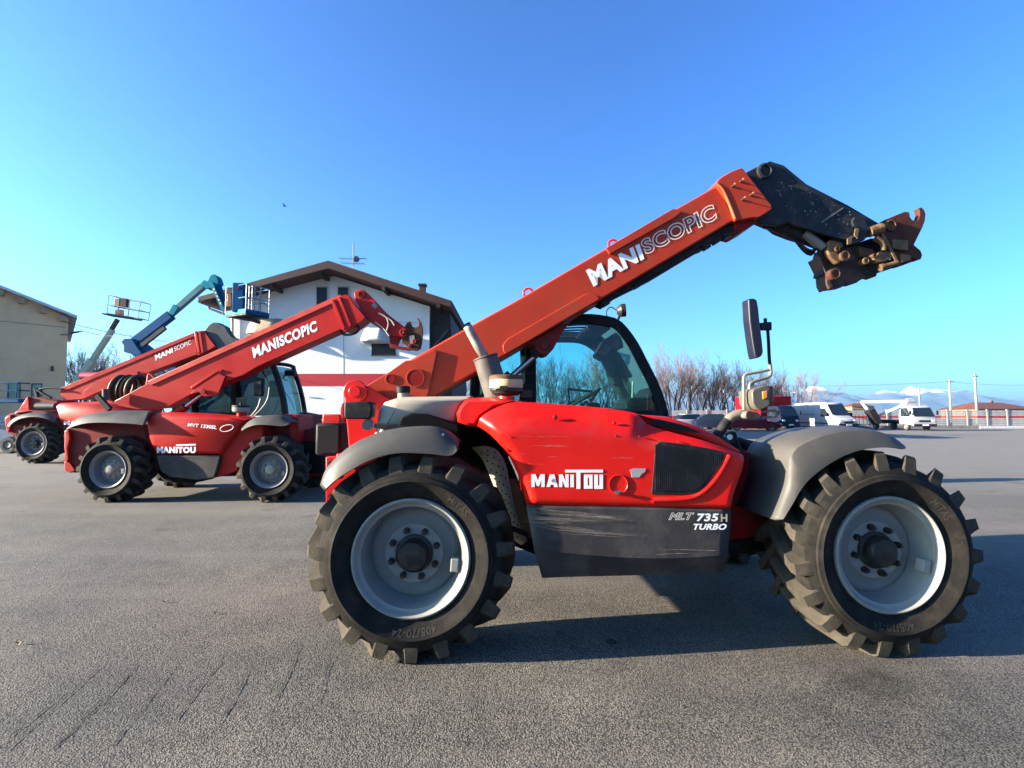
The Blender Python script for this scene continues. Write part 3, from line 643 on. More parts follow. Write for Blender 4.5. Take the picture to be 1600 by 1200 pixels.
MB().prism(F.xz(k3([(230, 600), (300, 540), (480, 560), (620, 590), (760, 540), (900, 560), (990, 640), (1010, 760), (820, 860), (500, 860), (260, 760)]), 1.12), 1.12, 1.15).build('back_link_plate', BLACKP, T1, bevel=.004)

# ---- cab
CY0, CY1 = 1.28, 2.18
sil = F.P([(733, 640), (738, 585), (760, 530), (800, 505), (850, 496), (912, 491), (946, 494), (964, 499), (978, 511), (996, 536), (1012, 567), (1029, 601), (1041, 635), (1045, 655)], CY0)
sil_s = resample(sil, 40)
def side_frame(y):
    pts = [Vector((p.x, y, p.z)) for p in sil_s]
    b = MB(); inn = []
    ctrc = Vector((sum(p.x for p in pts) / len(pts), y, 1.7))
    for i, p in enumerate(pts):
        t = (pts[min(i + 1, 39)] - pts[max(i - 1, 0)]).normalized(); nrm = Vector((t.z, 0, -t.x)); inn.append(p + nrm * (.075 if y < 2 else .09))
    s0 = -.03
    b.loft([[p + Vector((0, s0, 0)) for p in inn], [p + Vector((0, s0, 0)) for p in pts], [p + Vector((0, s0 + .07, 0)) for p in pts], [p + Vector((0, s0 + .07, 0)) for p in inn], [p + Vector((0, s0, 0)) for p in inn]])
    return b, inn
cab = empty('cab', (0, 0, 0)); cab.parent = T1
fb, inn = side_frame(CY0); fb.build('cab_frame', PLASTIC, cab, smooth=40, bevel=.01)
fb2, inn2 = side_frame(CY1); fb2.build('cab_frame', PLASTIC, cab, smooth=40, bevel=.01)
zb = F.L(900, 640, CY0).z
b = MB()
px_ = lambda u, y=CY0: F.L(u, 600, y).x
b.box((px_(829), CY0, 1.75), (.09, .06, .70)); b.box((px_(742), CY0 + .02, 1.7), (.08, .08, .6))
b.box((px_(829), CY1, 1.75), (.08, .06, .75)); b.box(((px_(736) + px_(1045)) / 2, CY0, 1.30), (px_(1045) - px_(736) - .03, .06, .24))
b.box(((px_(736) + px_(1045)) / 2, CY1, 1.18), (px_(1045) - px_(736) - .03, .06, .40))
b.build('cab_post', PLASTIC, cab, bevel=.012)
def loft_y(pts, y0, y1, name, m, solid=.012, lab=None):
    MB().loft([[Vector((p.x, y0, p.z)) for p in pts], [Vector((p.x, y1, p.z)) for p in pts]]).build(name, m, cab, smooth=50, solid=solid)
roof = sil_s[11:26]
# roof with long slots: rails running fore-aft
inr = inn[11:26]
n_s = 6; yy0, yy1 = CY0 + .04, CY1 - .03
for i in range(n_s):
    a0 = yy0 + (yy1 - yy0) * i / n_s; a1 = a0 + (yy1 - yy0) / n_s * (.42 if i < 5 else 1.0)
    loft_y(inr, a0, a1, 'roof_bar', PLASTIC, .008)
loft_y(inr[:5], yy0, yy1, 'roof_panel', PLASTIC, .034)
loft_y(inr[11:], yy0, yy1, 'roof_panel', PLASTIC, .034)
loft_y(inn[2:12], yy0 + .02, yy1, 'rear_window', CABGL, 0)
loft_y(inn[25:39], yy0 - .02, yy1, 'windscreen', CABGL, 0)
poly = [(p.x, p.z) for p in inn if p.z > zb - .12]
b = MB(); b.add([(x, CY0 + .012, z) for x, z in poly], [tuple(range(len(poly)))]); b.build('side_window', CABGL, cab, smooth=0)
b = MB(); b.add([(x, CY1 - .01, z) for x, z in poly], [tuple(range(len(poly)))]); b.build('side_window', CABGL, cab, smooth=0)
# inside: door arch on the far side, seat, steering wheel, levers
arch = F.P(cv(680, 460, 4, [(690, 300), (835, 300), (900, 305), (960, 330), (1010, 375), (1060, 460), (1110, 560), (1150, 640), (1180, 700)]), 2.08)
b = MB().loft([[p + Vector((0, 0, 0)) for p in resample(arch, 30)], [p + Vector((.05, 0, .06)) for p in resample(arch, 30)]])
b.build('door_frame', PLASTIC, cab, smooth=50, solid=.05)
sx = px_(800, 1.7); b = MB()
b.box((sx, 1.72, 1.22), (.46, .46, .12)); b.box((sx - .20, 1.72, 1.46), (.12, .44, .50), Matrix.Rotation(R(-10), 3, 'Y'))
b.build('seat', SEATM, cab, bevel=.04, seg=3)
c0 = F.L(905, 625, 1.65); b = MB().cyl(c0 + Vector((.32, 0, -.45)), c0 + Vector((.04, 0, -.02)), .035); b.build('steering_column', PLASTIC, cab)
b = MB(); q_ = Matrix.Rotation(R(-28), 3, 'Y'); n = 28
b.tube([c0 + q_ @ Vector((.19 * math.cos(2 * math.pi * i / n), .19 * math.sin(2 * math.pi * i / n), 0)) for i in range(n + 1)], .014, n=8)
for a in (90, 210, 330): b.bar(c0, c0 + q_ @ Vector((.18 * math.cos(R(a)), .18 * math.sin(R(a)), 0)), .02, .01)
b.build('steering_wheel', PLASTIC, cab)
b = MB().box(F.L(960, 648, 1.7), (.42, .8, .10)); b.box(F.L(925, 640, 1.5), (.14, .12, .12)); b.box(F.L(985, 640, 1.7), (.15, .7, .2)); b.build('dashboard', PLASTIC, cab, bevel=.03)
b = MB().bar(F.L(888, 608, 1.42), F.L(925, 612, 1.42), .02); b.bar(F.L(938, 606, 1.45), F.L(922, 628, 1.45), .018); b.bar(F.L(888, 606, 1.42), F.L(890, 630, 1.42), .014); b.build('control_lever', PLASTIC, cab)
b = MB().tube(F.P(cv(680, 460, 4, [(1105, 325), (1120, 315), (1130, 340), (1160, 480), (1185, 560), (1240, 660)]), 1.95), .011); b.build('wiper_arm', PLASTIC, cab)
b = MB().box(F.L(943, 545, 1.9), (.10, .2, .22), Matrix.Rotation(R(30), 3, 'Y')); b.box(F.L(950, 575, 2.0), (.05, .12, .36), Matrix.Rotation(R(-22), 3, 'Y')); b.build('sun_visor', PLASTIC, cab, bevel=.02)
b = MB().bar(F.L(989, 596, 1.5), F.L(988, 640, 1.5), .016, .012); b.build('pillar_tube', mat('pale_strip', (.45, .50, .38), .5), cab)
# work lamp on the cab roof
c = F.L(972, 485, 1.55); b = MB(); dl = Vector((1, -.15, .08)).normalized()
b.cyl(c - dl * .045, c - dl * .01, .030, .058, n=24); b.cyl(c - dl * .01, c + dl * .03, .058, n=24); b.build('work_lamp', HUB, T1, smooth=40)
b = MB().tube([c + Vector((-.02, 0, -.04)), c + Vector((-.04, 0, -.09)), c + Vector((-.06, 0, -.15))], .012)
b.tube(resample([c + Vector((-.05, 0, .0)), c + Vector((-.10, 0, .03)), c + Vector((-.14, 0, -.01)), c + Vector((-.13, 0, -.07)), c + Vector((-.12, 0, -.12))], 14), .005, n=6); b.build('lamp_bracket', PLASTIC, T1)
# ---- exhaust and air cleaner
ex = F.P([(759, 561), (745, 538), (733, 515), (730, 510)], .62)
b = MB().tube(ex, .030, n=20, caps=False); b.build('exhaust_pipe', mat('weathered_pipe', (.34, .30, .25), .5, metal=.3, var=.3, vs=12, dirt=(.12, .10, .08), dscale=10, damt=.5), T1, smooth=50, solid=.004)
b = MB(); top = F.L(728, 508, .62); d_ = (ex[-1] - ex[0]).normalized(); q_ = d_.to_track_quat('Z', 'X').to_matrix(); n = 24
b.tube([top + q_ @ Vector((.031 * math.cos(2 * math.pi * i / n), .031 * math.sin(2 * math.pi * i / n), .0)) for i in range(n + 1)], .005, n=8)
b.cyl(top - d_ * .01, top - d_ * .03, .029); b.build('exhaust_tip', INNER, T1)
a = F.L(759, 560, .66); c = F.L(780, 628, .66); b = MB().cyl(a, c, .085, .088, n=32); b.cyl(a + (a - c).normalized() * .0, a + (a - c).normalized() * .012, .089, n=32)
b.build('silencer', mat('silencer_paint', (.075, .062, .055), .6, var=.25, vs=8, dirt=(.14, .11, .09), dscale=9, damt=.4), T1, smooth=40, bevel=.004)
pc = F.L(791, 627, .50); b = MB()
lathe_z(b, [(.070, -.03), (.055, .0), (.055, .035)], *pc); b.build('intake_neck', RED, T1)
z1 = F.L(791, 615, .50).z
b = MB(); lathe_z(b, [(.0005, -.012), (.075, -.012), (.095, .0), (.100, .012), (.108, .02), (.108, .042)], pc.x, pc.y, z1); b.build('precleaner_base', HUB, T1)
b = MB(); lathe_z(b, [(.110, .036), (.112, .040), (.112, .088), (.110, .092)], pc.x, pc.y, z1, n=40); b.build('precleaner_bowl', CREAM, T1)
b = MB(); lathe_z(b, [(.110, .092), (.114, .094), (.114, .110), (.106, .120), (.05, .124), (.0005, .124)], pc.x, pc.y, z1, n=40); b.build('precleaner_cap', RUST, T1)
b = MB().box((pc.x - .02, pc.y - .112, z1 + .030), (.05, .014, .03)); b.bar((pc.x - .07, pc.y - .113, z1 + .02), (pc.x + .10, pc.y - .105, z1 + .02), .010, .012); b.bar((pc.x + .1, pc.y, z1 + .0), (pc.x + .17, pc.y, z1 + .0), .05, .05); b.build('precleaner_clamp', HUB, T1)
b = MB().prism(F.xz([(815, 600), (832, 600), (834, 625), (812, 625)], .7), .7, 1.0); b.build('dark_bracket', PLASTIC, T1)
# ---- mirror, brackets and headlight on the front right
MY = .22
mb = F.xz(cv(1040, 440, 4.614, [(597, 122), (640, 120), (660, 132), (672, 200), (682, 300), (697, 420), (706, 510), (692, 540), (652, 555), (641, 520), (622, 400), (606, 280)]), MY)
MB().prism(roundpoly(mb, .012), MY, MY + .09).build('mirror', MIRRORB, T1, bevel=.02, seg=3)
k4 = lambda pts: cv(1040, 440, 4.614, pts)
t_ = resample(F.P(k4([(735, 330), (742, 440), (748, 560), (758, 640), (756, 670), (735, 690), (680, 706), (625, 725), (608, 740), (604, 775), (605, 810)]), MY + .1), 34)
MB().tube(t_[:16], .010).build('mirror_arm', PLASTIC, T1)
MB().tube(t_[15:], .011).build('mirror_arm', DULLST, T1)
t_ = resample(F.P(k4([(748, 636), (680, 650), (600, 665), (575, 672), (563, 700), (564, 800), (564, 925)]), MY + .06), 30)
MB().tube(t_, .0095).build('mirror_brace', mat('beige_tube', (.19, .155, .13), .45, var=.15), T1)
b = MB().bar(F.L(*k4([(672, 325)])[0], MY + .06), F.L(*k4([(735, 325)])[0], MY + .1), .04, .045); b.cyl(F.L(*k4([(738, 350)])[0], MY + .1), F.L(*k4([(738, 295)])[0], MY + .1), .022); b.cyl(F.L(*k4([(720, 330)])[0], MY + .1), F.L(*k4([(718, 265)])[0], MY + .1), .011)
b.build('mirror_clamp', PLASTIC, T1)
arm = resample(F.P(k4([(600, 955), (545, 952), (500, 965), (465, 985), (430, 1025), (395, 1075), (375, 1110)]), MY + .12), 24)
MB().tube(arm[:15], [.030] * 15, n=14).build('lamp_arm', mat('beige_arm', (.20, .165, .135), .45, var=.15, dirt=(.12, .10, .075), damt=.4), T1)
MB().tube(arm[13:], [.032] * len(arm[13:]), n=14).build('lamp_arm_sleeve', PLASTIC, T1)
hl = F.xz(k4([(612, 800), (625, 775), (700, 750), (730, 748), (742, 760), (742, 880), (735, 900), (665, 930), (640, 915), (618, 880)]), MY + .02)
b = MB().prism(hl, MY + .0, MY + .18); b.build('headlight_housing', mat('grey_green_lamp_plastic', (.095, .088, .066), .5, var=.15), T1, bevel=.018, seg=3)
b = MB().prism(F.xz(k4([(742, 752), (770, 748), (780, 765), (784, 860), (776, 890), (742, 898)]), MY + .02), MY + .01, MY + .17); b.build('headlight_rim', mat('dark_red_lens', (.20, .02, .015), .3, coat=.3), T1, bevel=.012)
b = MB().prism(F.xz(k4([(695, 795), (730, 785), (730, 840), (700, 848)]), MY), MY - .006, MY + .01); b.build('side_marker', LENSO, T1, bevel=.003)
b = MB().prism(F.xz(k4([(580, 935), (660, 935), (690, 950), (690, 985), (640, 995), (580, 990), (560, 970)]), MY + .05), MY + .05, MY + .17)
b.build('lamp_bracket', mat('beige_arm', (.3, .3, .3)), T1, bevel=.015)
b = MB().cyl(F.L(*k4([(612, 962)])[0], MY + .05), F.L(*k4([(612, 962)])[0], MY + .04), .026); b.build('bracket_hole', INNER, T1)
lp = F.P(k4([(690, 940), (780, 930), (800, 935), (800, 970), (785, 975), (690, 980)]), MY + .1)
MB().tube(resample(lp, 24), .008, n=8).build('bracket_loop', mat('beige_arm', (.3, .3, .3)), T1)
MB().cyl(F.L(*k4([(640, 930)])[0], MY + .1), F.L(*k4([(645, 900)])[0], MY + .1), .02).build('lamp_post', DULLST, T1)
# bits over the front frame
b = MB().tube(resample(F.P([(1140, 697), (1152, 690), (1166, 696), (1180, 708), (1188, 716)], .95), 18), .035); b.tube(resample(F.P([(1135, 680), (1146, 676), (1150, 688), (1155, 700)], .8), 12), .014)
b.build('front_hoses', PLASTIC, T1)
b = MB().cyl(F.L(1140, 683, .5), F.L(1140, 683, .53), .018); b.build('cap_bolt', STEEL, T1)
MB().box(F.L(1175, 835, .8), (.3, .5, .12)).build('front_axle_mount', INNER, T1, bevel=.02)
# ------------------------------------------------------------------ ground
def ground_mat():
    m = bpy.data.materials.new('asphalt'); m.use_nodes = True; n = m.node_tree.nodes; l = m.node_tree.links; b = n['Principled BSDF']
    tc = n.new('ShaderNodeTexCoord'); P = tc.outputs['Object']
    def noise_(s, d=4, r=.6):
        t = n.new('ShaderNodeTexNoise'); t.inputs['Scale'].default_value = s; t.inputs['Detail'].default_value = d; t.inputs['Roughness'].default_value = r; l.new(P, t.inputs['Vector']); return t.outputs['Fac']
    def ramp(f, e):
        r = n.new('ShaderNodeValToRGB'); r.color_ramp.elements[0].position = e[0][0]; r.color_ramp.elements[0].color = (*e[0][1], 1); r.color_ramp.elements[1].position = e[1][0]; r.color_ramp.elements[1].color = (*e[1][1], 1)
        for p, c in e[2:]: x = r.color_ramp.elements.new(p); x.color = (*c, 1)
        l.new(f, r.inputs[0]); return r.outputs[0]
    def mix(f, a, c, mode='MIX'):
        x = n.new('ShaderNodeMix'); x.data_type = 'RGBA'; x.blend_type = mode
        if isinstance(f, float): x.inputs['Factor'].default_value = f
        else: l.new(f, x.inputs['Factor'])
        l.new(a, x.inputs[6])
        if isinstance(c, tuple): x.inputs[7].default_value = (*c, 1)
        else: l.new(c, x.inputs[7])
        return x.outputs[2]
    vo = n.new('ShaderNodeTexVoronoi'); vo.inputs['Scale'].default_value = 135; l.new(P, vo.inputs['Vector'])
    stones = ramp(vo.outputs['Distance'], [(0.12, (.195, .181, .157)), (0.66, (.034, .033, .031))])
    vcol = n.new('ShaderNodeSeparateColor'); l.new(vo.outputs['Color'], vcol.inputs[0])
    sv = ramp(vcol.outputs[0], [(0.0, (.68, .68, .69)), (1.0, (1.38, 1.34, 1.27))])
    c = mix(1.0, stones, sv, 'MULTIPLY')
    big = ramp(noise_(.55, 6, .6), [(0.34, (.62, .62, .64)), (0.66, (1.28, 1.24, 1.18))])
    c = mix(1.0, c, big, 'MULTIPLY')
    med = ramp(noise_(4.5, 6, .7), [(0.3, (.82, .82, .84)), (0.7, (1.15, 1.14, 1.12))])
    c = mix(1.0, c, med, 'MULTIPLY')
    # dusty tracks running with the rows of machines
    mp = n.new('ShaderNodeMapping'); mp.inputs['Scale'].default_value = (.10, .9, 1); l.new(P, mp.inputs['Vector'])
    tn_ = n.new('ShaderNodeTexNoise'); tn_.inputs['Scale'].default_value = 1.0; tn_.inputs['Detail'].default_value = 5; l.new(mp.outputs[0], tn_.inputs['Vector'])
    c = mix(ramp(tn_.outputs['Fac'], [(0.48, (0, 0, 0)), (0.75, (.45, .45, .45))]), c, (.18, .155, .13))
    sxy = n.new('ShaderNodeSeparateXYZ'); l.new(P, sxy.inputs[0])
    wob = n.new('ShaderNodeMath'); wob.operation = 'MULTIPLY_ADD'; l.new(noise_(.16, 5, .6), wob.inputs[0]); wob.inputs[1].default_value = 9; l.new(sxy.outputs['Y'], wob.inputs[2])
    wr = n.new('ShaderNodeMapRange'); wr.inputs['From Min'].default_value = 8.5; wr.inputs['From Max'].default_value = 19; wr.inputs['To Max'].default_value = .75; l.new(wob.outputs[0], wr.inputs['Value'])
    c = mix(wr.outputs[0], c, (.150, .140, .124))  # colour lightened with distance, standing in for asphalt's brightness at glancing view
    oil = ramp(noise_(1.3, 3, .5), [(0.27, (.55, .55, .55)), (0.36, (1, 1, 1))]); c = mix(1.0, c, oil, 'MULTIPLY')
    l.new(c, b.inputs['Base Color']); b.inputs['Roughness'].default_value = .85; b.inputs['Specular IOR Level'].default_value = .3
    bu = n.new('ShaderNodeBump'); bu.inputs['Strength'].default_value = .8; bu.inputs['Distance'].default_value = .0032; bu.invert = True
    l.new(vo.outputs['Distance'], bu.inputs['Height'])
    b2 = n.new('ShaderNodeBump'); b2.inputs['Strength'].default_value = .35; b2.inputs['Distance'].default_value = .010; l.new(noise_(34, 4, .7), b2.inputs['Height']); l.new(bu.outputs[0], b2.inputs['Normal'])
    l.new(b2.outputs[0], b.inputs['Normal']); return m
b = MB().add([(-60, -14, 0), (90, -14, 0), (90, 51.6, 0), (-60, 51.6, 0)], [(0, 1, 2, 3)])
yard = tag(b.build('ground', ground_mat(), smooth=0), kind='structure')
b = MB().add([(-5000, -3000, -.03), (8000, -3000, -.03), (8000, 6000, -.03), (-5000, 6000, -.03)], [(0, 1, 2, 3)])
tag(b.build('field', mat('winter_field', (.10, .085, .05), .9, var=.35, vs=.02, dirt=(.06, .075, .03), dscale=.008, damt=.5), smooth=0), kind='structure')
# cracks, grooves worn into the asphalt
CR = mat('crack_shadow_asphalt', (.035, .033, .032), .95, var=.3, vs=30)
kc = cv(0, 700, 2.4, [(0, 500), (150, 450), (40, 1080), (270, 900), (75, 1090), (330, 860), (250, 1080), (480, 850), (470, 1060), (640, 840), (655, 1030), (800, 830), (840, 1000), (930, 840), (1020, 970), (1100, 800), (1195, 950), (1230, 830), (150, 500), (370, 440), (0, 1010), (180, 880), (220, 1100), (400, 930), (0, 1130), (60, 1060)])
rc = random.Random(12)
for i in range(0, len(kc), 2):
    a, c = G(*kc[i]), G(*kc[i + 1]); a, c = a + (a - c) * rc.uniform(.05, .35), c + (c - a) * rc.uniform(.0, .4); nn = max(10, int((c - a).length / .03)); prev = 0; top = []; bot = []
    sd = (c - a).normalized().cross(Vector((0, 0, 1)))
    for k in range(nn + 1):
        t = k / nn; prev = prev * .85 + rc.uniform(-.004, .004); p = a.lerp(c, t) + sd * prev; w = .0032 * min(1, 6 * math.sin(math.pi * (k + .3) / (nn + .6))) * rc.choice((.1, .5, .8, 1.0, 1.3)) * (.5 if 18 <= i else 1)
        top.append(p + sd * w + Vector((0, 0, .004))); bot.append(p - sd * w + Vector((0, 0, .004)))
    MB().loft([top, bot]).build('crack', CR, yard, smooth=0)
# bits lying on the asphalt
LEAF = mat('dry_leaf', (.42, .30, .14), .8, var=.3)
PEB = mat('pale_chip', (.40, .36, .30), .8, var=.3)
def leaf(px, py, s, label, m=LEAF, a=0):
    p = G(px, py); b = MB(); n = 9; vs = [(0, 0, .012)]
    for i in range(n):
        t = 2 * math.pi * i / n; r = s * (1 if i % 2 else .7); vs.append((r * math.cos(t), r * .55 * math.sin(t), .004 + .010 * (math.cos(2 * t) + 1)))
    b.add(vs, [(0, 1 + i, 1 + (i + 1) % n) for i in range(n)]); o = b.build('dry_leaf', m, smooth=0); o.location = (p.x, p.y, 0.001); o.rotation_euler = (0, 0, a)
    tag(o, label, 'leaf')
leaf(256, 943, .020, 'pale fallen leaf scrap on open asphalt, left of the rear tyre and farther from the camera than the other two', a=.4) if False else None
leaf(257, 942, .018, 'pale leaf scrap midway on the asphalt, left one of a close pair', a=.4)
leaf(336, 960, .016, 'pale leaf scrap nearer the big tyre, right one of a close pair', a=1.1)
leaf(30, 1008, .022, 'pale leaf scrap at the left edge of the asphalt', a=.1)
p = G(955, 1003); tag(MB().lathe([(.0005, .006), (.025, .008), (.032, .004), (.034, .0)], c=(p.x, p.y, 0), axis='z', n=24).build('rubber_plug', PLASTIC), 'small black round disc lying in the shadow below the skirt panel', 'disc')
b = MB(); rs = random.Random(3); p0 = G(497, 852)
for i in range(46):
    a = Vector((rs.gauss(0, .03), rs.gauss(0, .10), .003 + rs.random() * .03)); d = Vector((rs.uniform(-1, 1), rs.uniform(-1, 1), rs.uniform(-.1, .35))).normalized() * rs.uniform(.04, .11)
    b.tube([p0 + a, p0 + a + d * .5 + Vector((0, 0, .01)), p0 + a + d], .0014, n=3)
tag(b.build('straw_tuft', mat('straw', (.45, .33, .17), .8), smooth=0), 'small tuft of dry straw beside the rear tyre of the front machine', 'straw', kind='stuff')

# ------------------------------------------------------------------ trees
BARK = mat('bare_bark', (.055, .035, .028), .9, var=.3, vs=8)
TWIG = mat('reddish_twigs', (.13, .080, .070), .9, var=.25, vs=3)
LEAFB = mat('withered_leaves', (.16, .055, .025), .8, var=.4, vs=5)
def tree_meshes(seed, H, stems, spread, lean=0, leaves=200):
    rg = random.Random(seed); tr = MB(); cw = MB(); lf = MB()
    def br(p, d, ln, r, lv):
        n = 4 if lv < 2 else 3; pts = [p]; rr = [r]; q = d.copy(); endr = r * (.55 if lv < 4 else .3)
        for i in range(n):
            q = (q + Vector((rg.gauss(0, .10), rg.gauss(0, .10), rg.gauss(.03, .06))) * (1 + lv * .25)).normalized()
            pts.append(pts[-1] + q * ln / n); rr.append(r + (endr - r) * (i + 1) / n)
        (tr if lv < 2 else cw).tube(pts, rr, n=6 if lv < 2 else 3, caps=False)
        if lv >= 4 or (lv == 3 and rg.random() < .15):
            if lv >= 3 and rg.random() < leaves:
                c = pts[-1]; s = rg.uniform(.025, .05); u = Vector((rg.uniform(-1, 1), rg.uniform(-1, 1), rg.uniform(-1, 1))).normalized() * s; v = u.orthogonal().normalized() * s
                lf.add([c - u, c + v, c + u, c - v], [(0, 1, 2, 3)])
            if lv >= 4: return
        k = (3, 4, 4, 5)[lv] if lv < 4 else 0
        for j in range(k):
            t = rg.uniform(.30, 1.0) if j else 1.0
            i = min(n - 1, int(t * n)); c = pts[i].lerp(pts[i + 1], t * n - i) if t < 1 else pts[-1]
            nd = (pts[i + 1] - pts[i]).normalized() if t < 1 else q
            ax = Vector((rg.uniform(-1, 1), rg.uniform(-1, 1), rg.uniform(-1, 1))).normalized()
            nd = (Matrix.Rotation(R(rg.uniform(14, 46)) * (1 if j else .4), 3, ax) @ nd); nd.z += .12; nd.normalize()
            br(c, nd, ln * rg.uniform(.5, .78), max(.0085, endr * rg.uniform(.6, .9)), lv + 1)
    for s in range(stems):
        a = 2 * math.pi * s / stems + rg.uniform(-.5, .5); d = Vector((math.cos(a) * spread + lean, math.sin(a) * spread, 1)).normalized()
        br(Vector((math.cos(a) * .12, math.sin(a) * .12, 0)), d, H * rg.uniform(.34, .44), H * .0125, 0)
    return tr, cw, lf
protos = []
for i, (H, st, sp, ln) in enumerate(((6.6, 5, .24, 0), (7.0, 4, .30, 0), (6.2, 6, .34, .05), (6.4, 3, .48, .1))):
    tr, cw, lf = tree_meshes(40 + i, H, st, sp, ln, leaves=(.35, .2, .15, .02)[i])
    e = empty('bare_tree', (0, 0, 0)); a = tr.build('trunk', BARK, e, smooth=0); c = cw.build('crown', TWIG, e, smooth=0)
    if lf.v: lf.build('withered_leaf_clumps', LEAFB, e, smooth=0, kind='stuff')
    protos.append(e)
rt = random.Random(77)
trees = [  # px of the trunk foot, Y, prototype, scale, label
    (1262, 55, 3, 1.0, 'thin bare tree with wide arching twigs above the white van'),
    (1160, 57, 1, 1.02, 'bare tree behind the red box of the truck'),
    (1122, 57, 0, 1.10, 'bare tree just left of the red box truck, twigs reaching past the mirror bracket'),
    (1086, 57, 1, 1.15, 'bare tree with several slim upright stems behind the third fence post'),
    (1052, 57, 0, 1.28, 'bare tree with reddish withered leaves right beside the cab windscreen'),
    (1200, 60, 2, .95, 'low bare tree behind the dark truck cab')]
inside = [(1018, 57, 2, 1.22), (985, 58, 1, 1.15), (952, 57, 0, 1.2), (918, 57, 1, 1.22), (884, 58, 2, 1.15), (852, 57, 0, 1.12), (815, 58, 1, 1.1), (780, 60, 2, 1.1), (748, 62, 0, 1.05), (716, 64, 1, 1.0),
          (935, 66, 2, 1.3), (868, 66, 1, 1.2)]
backs = [(1070, 64, 0, 1.2), (1104, 65, 2, 1.15), (1140, 66, 0, 1.05), (1178, 66, 1, 1.0), (1206, 64, 0, 1.0), (1232, 67, 2, 1.0)]
lefts = [(118, 44, 0, .80), (146, 46, 2, .82), (176, 46, 1, .80), (206, 48, 2, .82), (238, 47, 0, .80), (270, 48, 1, .80), (300, 49, 2, .78), (332, 48, 1, .8), (131, 52, 1, .95), (222, 55, 0, .95), (286, 55, 2, .95), (163, 54, 0, .9)]
firsts = set()
def put_tree(px, Y, k, s, label, group):
    e = protos[k]
    if k in firsts: e = copy_tree(protos[k])
    firsts.add(k); p = W(px, 640, Y); e.location = (p.x, Y, 0); s *= rt.uniform(.95, 1.05) * (1.08 if Y > 54 and px > 700 else 1.35); e.scale = (s, s, s); e.rotation_euler = (0, 0, rt.uniform(0, 6.28))
    tag(e, label, 'tree', group)
for t in trees: put_tree(*t, group='bare trees behind the striped fence')
ORD = ['first', 'second', 'third', 'fourth', 'fifth', 'sixth', 'seventh', 'eighth', 'ninth', 'tenth', 'eleventh', 'twelfth']
for t in inside: put_tree(*t, label='leafless tree seen through the cab windows, %s from the left' % ORD[sorted(x[0] for x in inside).index(t[0])], group='bare trees behind the cab')
for t in backs: put_tree(*t, label='leafless back row tree between cab and white van, %s from the left' % ORD[sorted(x[0] for x in backs).index(t[0])], group='back row of bare trees')
for t in lefts: put_tree(*t, label='leafless tree between tan building and white house, %s from the left' % ORD[sorted(x[0] for x in lefts).index(t[0])], group='bare trees between the two buildings')
bpy.data.objects[trees and 'bare_tree'].rotation_euler.z += 0

# ------------------------------------------------------------------ fence
FY = 52.0; fs = FY / FL
def fX(px): return (px - 800) / FL * FY
FEN = mat('fence_concrete', (.40, .385, .385), .7, var=.12, vs=1.2, dirt=(.30, .28, .27), dscale=.8, damt=.4)
fence = empty('striped_fence', (fX(1045), FY, 0), 0, 'long white slatted concrete fence with a red stripe and regular posts', 'fence')
fx0 = fX(1045); zt = W(1500, 641, FY).z; zl = W(1500, 665, FY).z; lowm = mat('low_wall_grey', (.22, .20, .18), .85, var=.2, vs=1)
npost = 24; dxp = 31.2 * fs
pm = None; 
postx = [i * dxp - .2 for i in range(-17, 24)]
for i, x in enumerate(postx):
    if pm is None:
        pm = MB().box((0, 0, (zl + zt) / 2 - .1), (.17, .17, zt - zl + .35)).build('post', mat('white_post', (.26, .255, .25), .6, var=.05), fence, smooth=0, bevel=.01); o = pm
    else: o = pm.copy(); C.objects.link(o)
    o.location = (x, 0, 0)
pan = None
hh = (zt - zl) / 8
for i, x in enumerate(postx[:-1]):
    for j in range(8):
        red = j in (4,)
        key = 'red' if red else 'w'
        if i == 0:
            b = MB().box((dxp / 2, 0, 0), (dxp - .2, .06, hh * .78))
            o = b.build('red_slat' if red else 'slat', mat('fence_red', (.42, .01, .03), .5) if red else FEN, fence, smooth=0)
            if j == 0: slat0 = o
            if red: red0 = o
        else: o = (red0 if red else slat0).copy(); C.objects.link(o)
        o.location = (x, 0, zl + hh * (j + .5))
b = MB().box(((postx[0] + postx[-1]) / 2, -.02, zl / 2 - .02), (postx[-1] - postx[0], .30, zl + .04)); lw = b.build('base_wall', lowm, fence, smooth=0)
b = MB().box((fX(1600) - fx0 + 2, -.20, zl * .45), (fX(1600) - fX(1513) + 8, .08, zl * .9)); b.build('base_wall_slab', mat('white_wall_slab', (.6, .6, .6), .7), fence, smooth=0)

# ------------------------------------------------------------------ vehicles
CARGL = mat('vehicle_glass', (.012, .018, .024), .03, var=0, rv=0, spec=.6)
TYREB = mat('plain_tyre', (.02, .02, .02), .8)
def veh_wheel(par, x, y, r, side):
    w = empty('wheel', (x, y, r)); w.parent = par
    MB().lathe([(r * .6, -.10), (r * .92, -.10), (r, -.06), (r, .06), (r * .92, .10), (r * .6, .10)], n=24).build('tyre', TYREB, w)
    MB().lathe([(.0005, -.07), (r * .3, -.08), (r * .45, -.05), (r * .62, -.08), (r * .62, .07), (.0005, .05)], n=20).build('rim', DULLST, w)
    return w
def body_loft(par, name, secs, m, bevel=.05, smooth=40):
    """secs: list of (x, [(y, z)...]) half sections mirrored"""
    b = MB(); cs = []
    for x, yz in secs: cs.append([(x, y, z) for y, z in yz] + [(x, -y, z) for y, z in reversed(yz)])
    b.loft(cs, closed=True); n = len(cs[0]); k = len(b.v); b.f += [list(range(n))[::-1], list(range(k - n, k))]; b.m += [0, 0]
    return b.build(name, m, par, smooth=smooth, bevel=bevel)
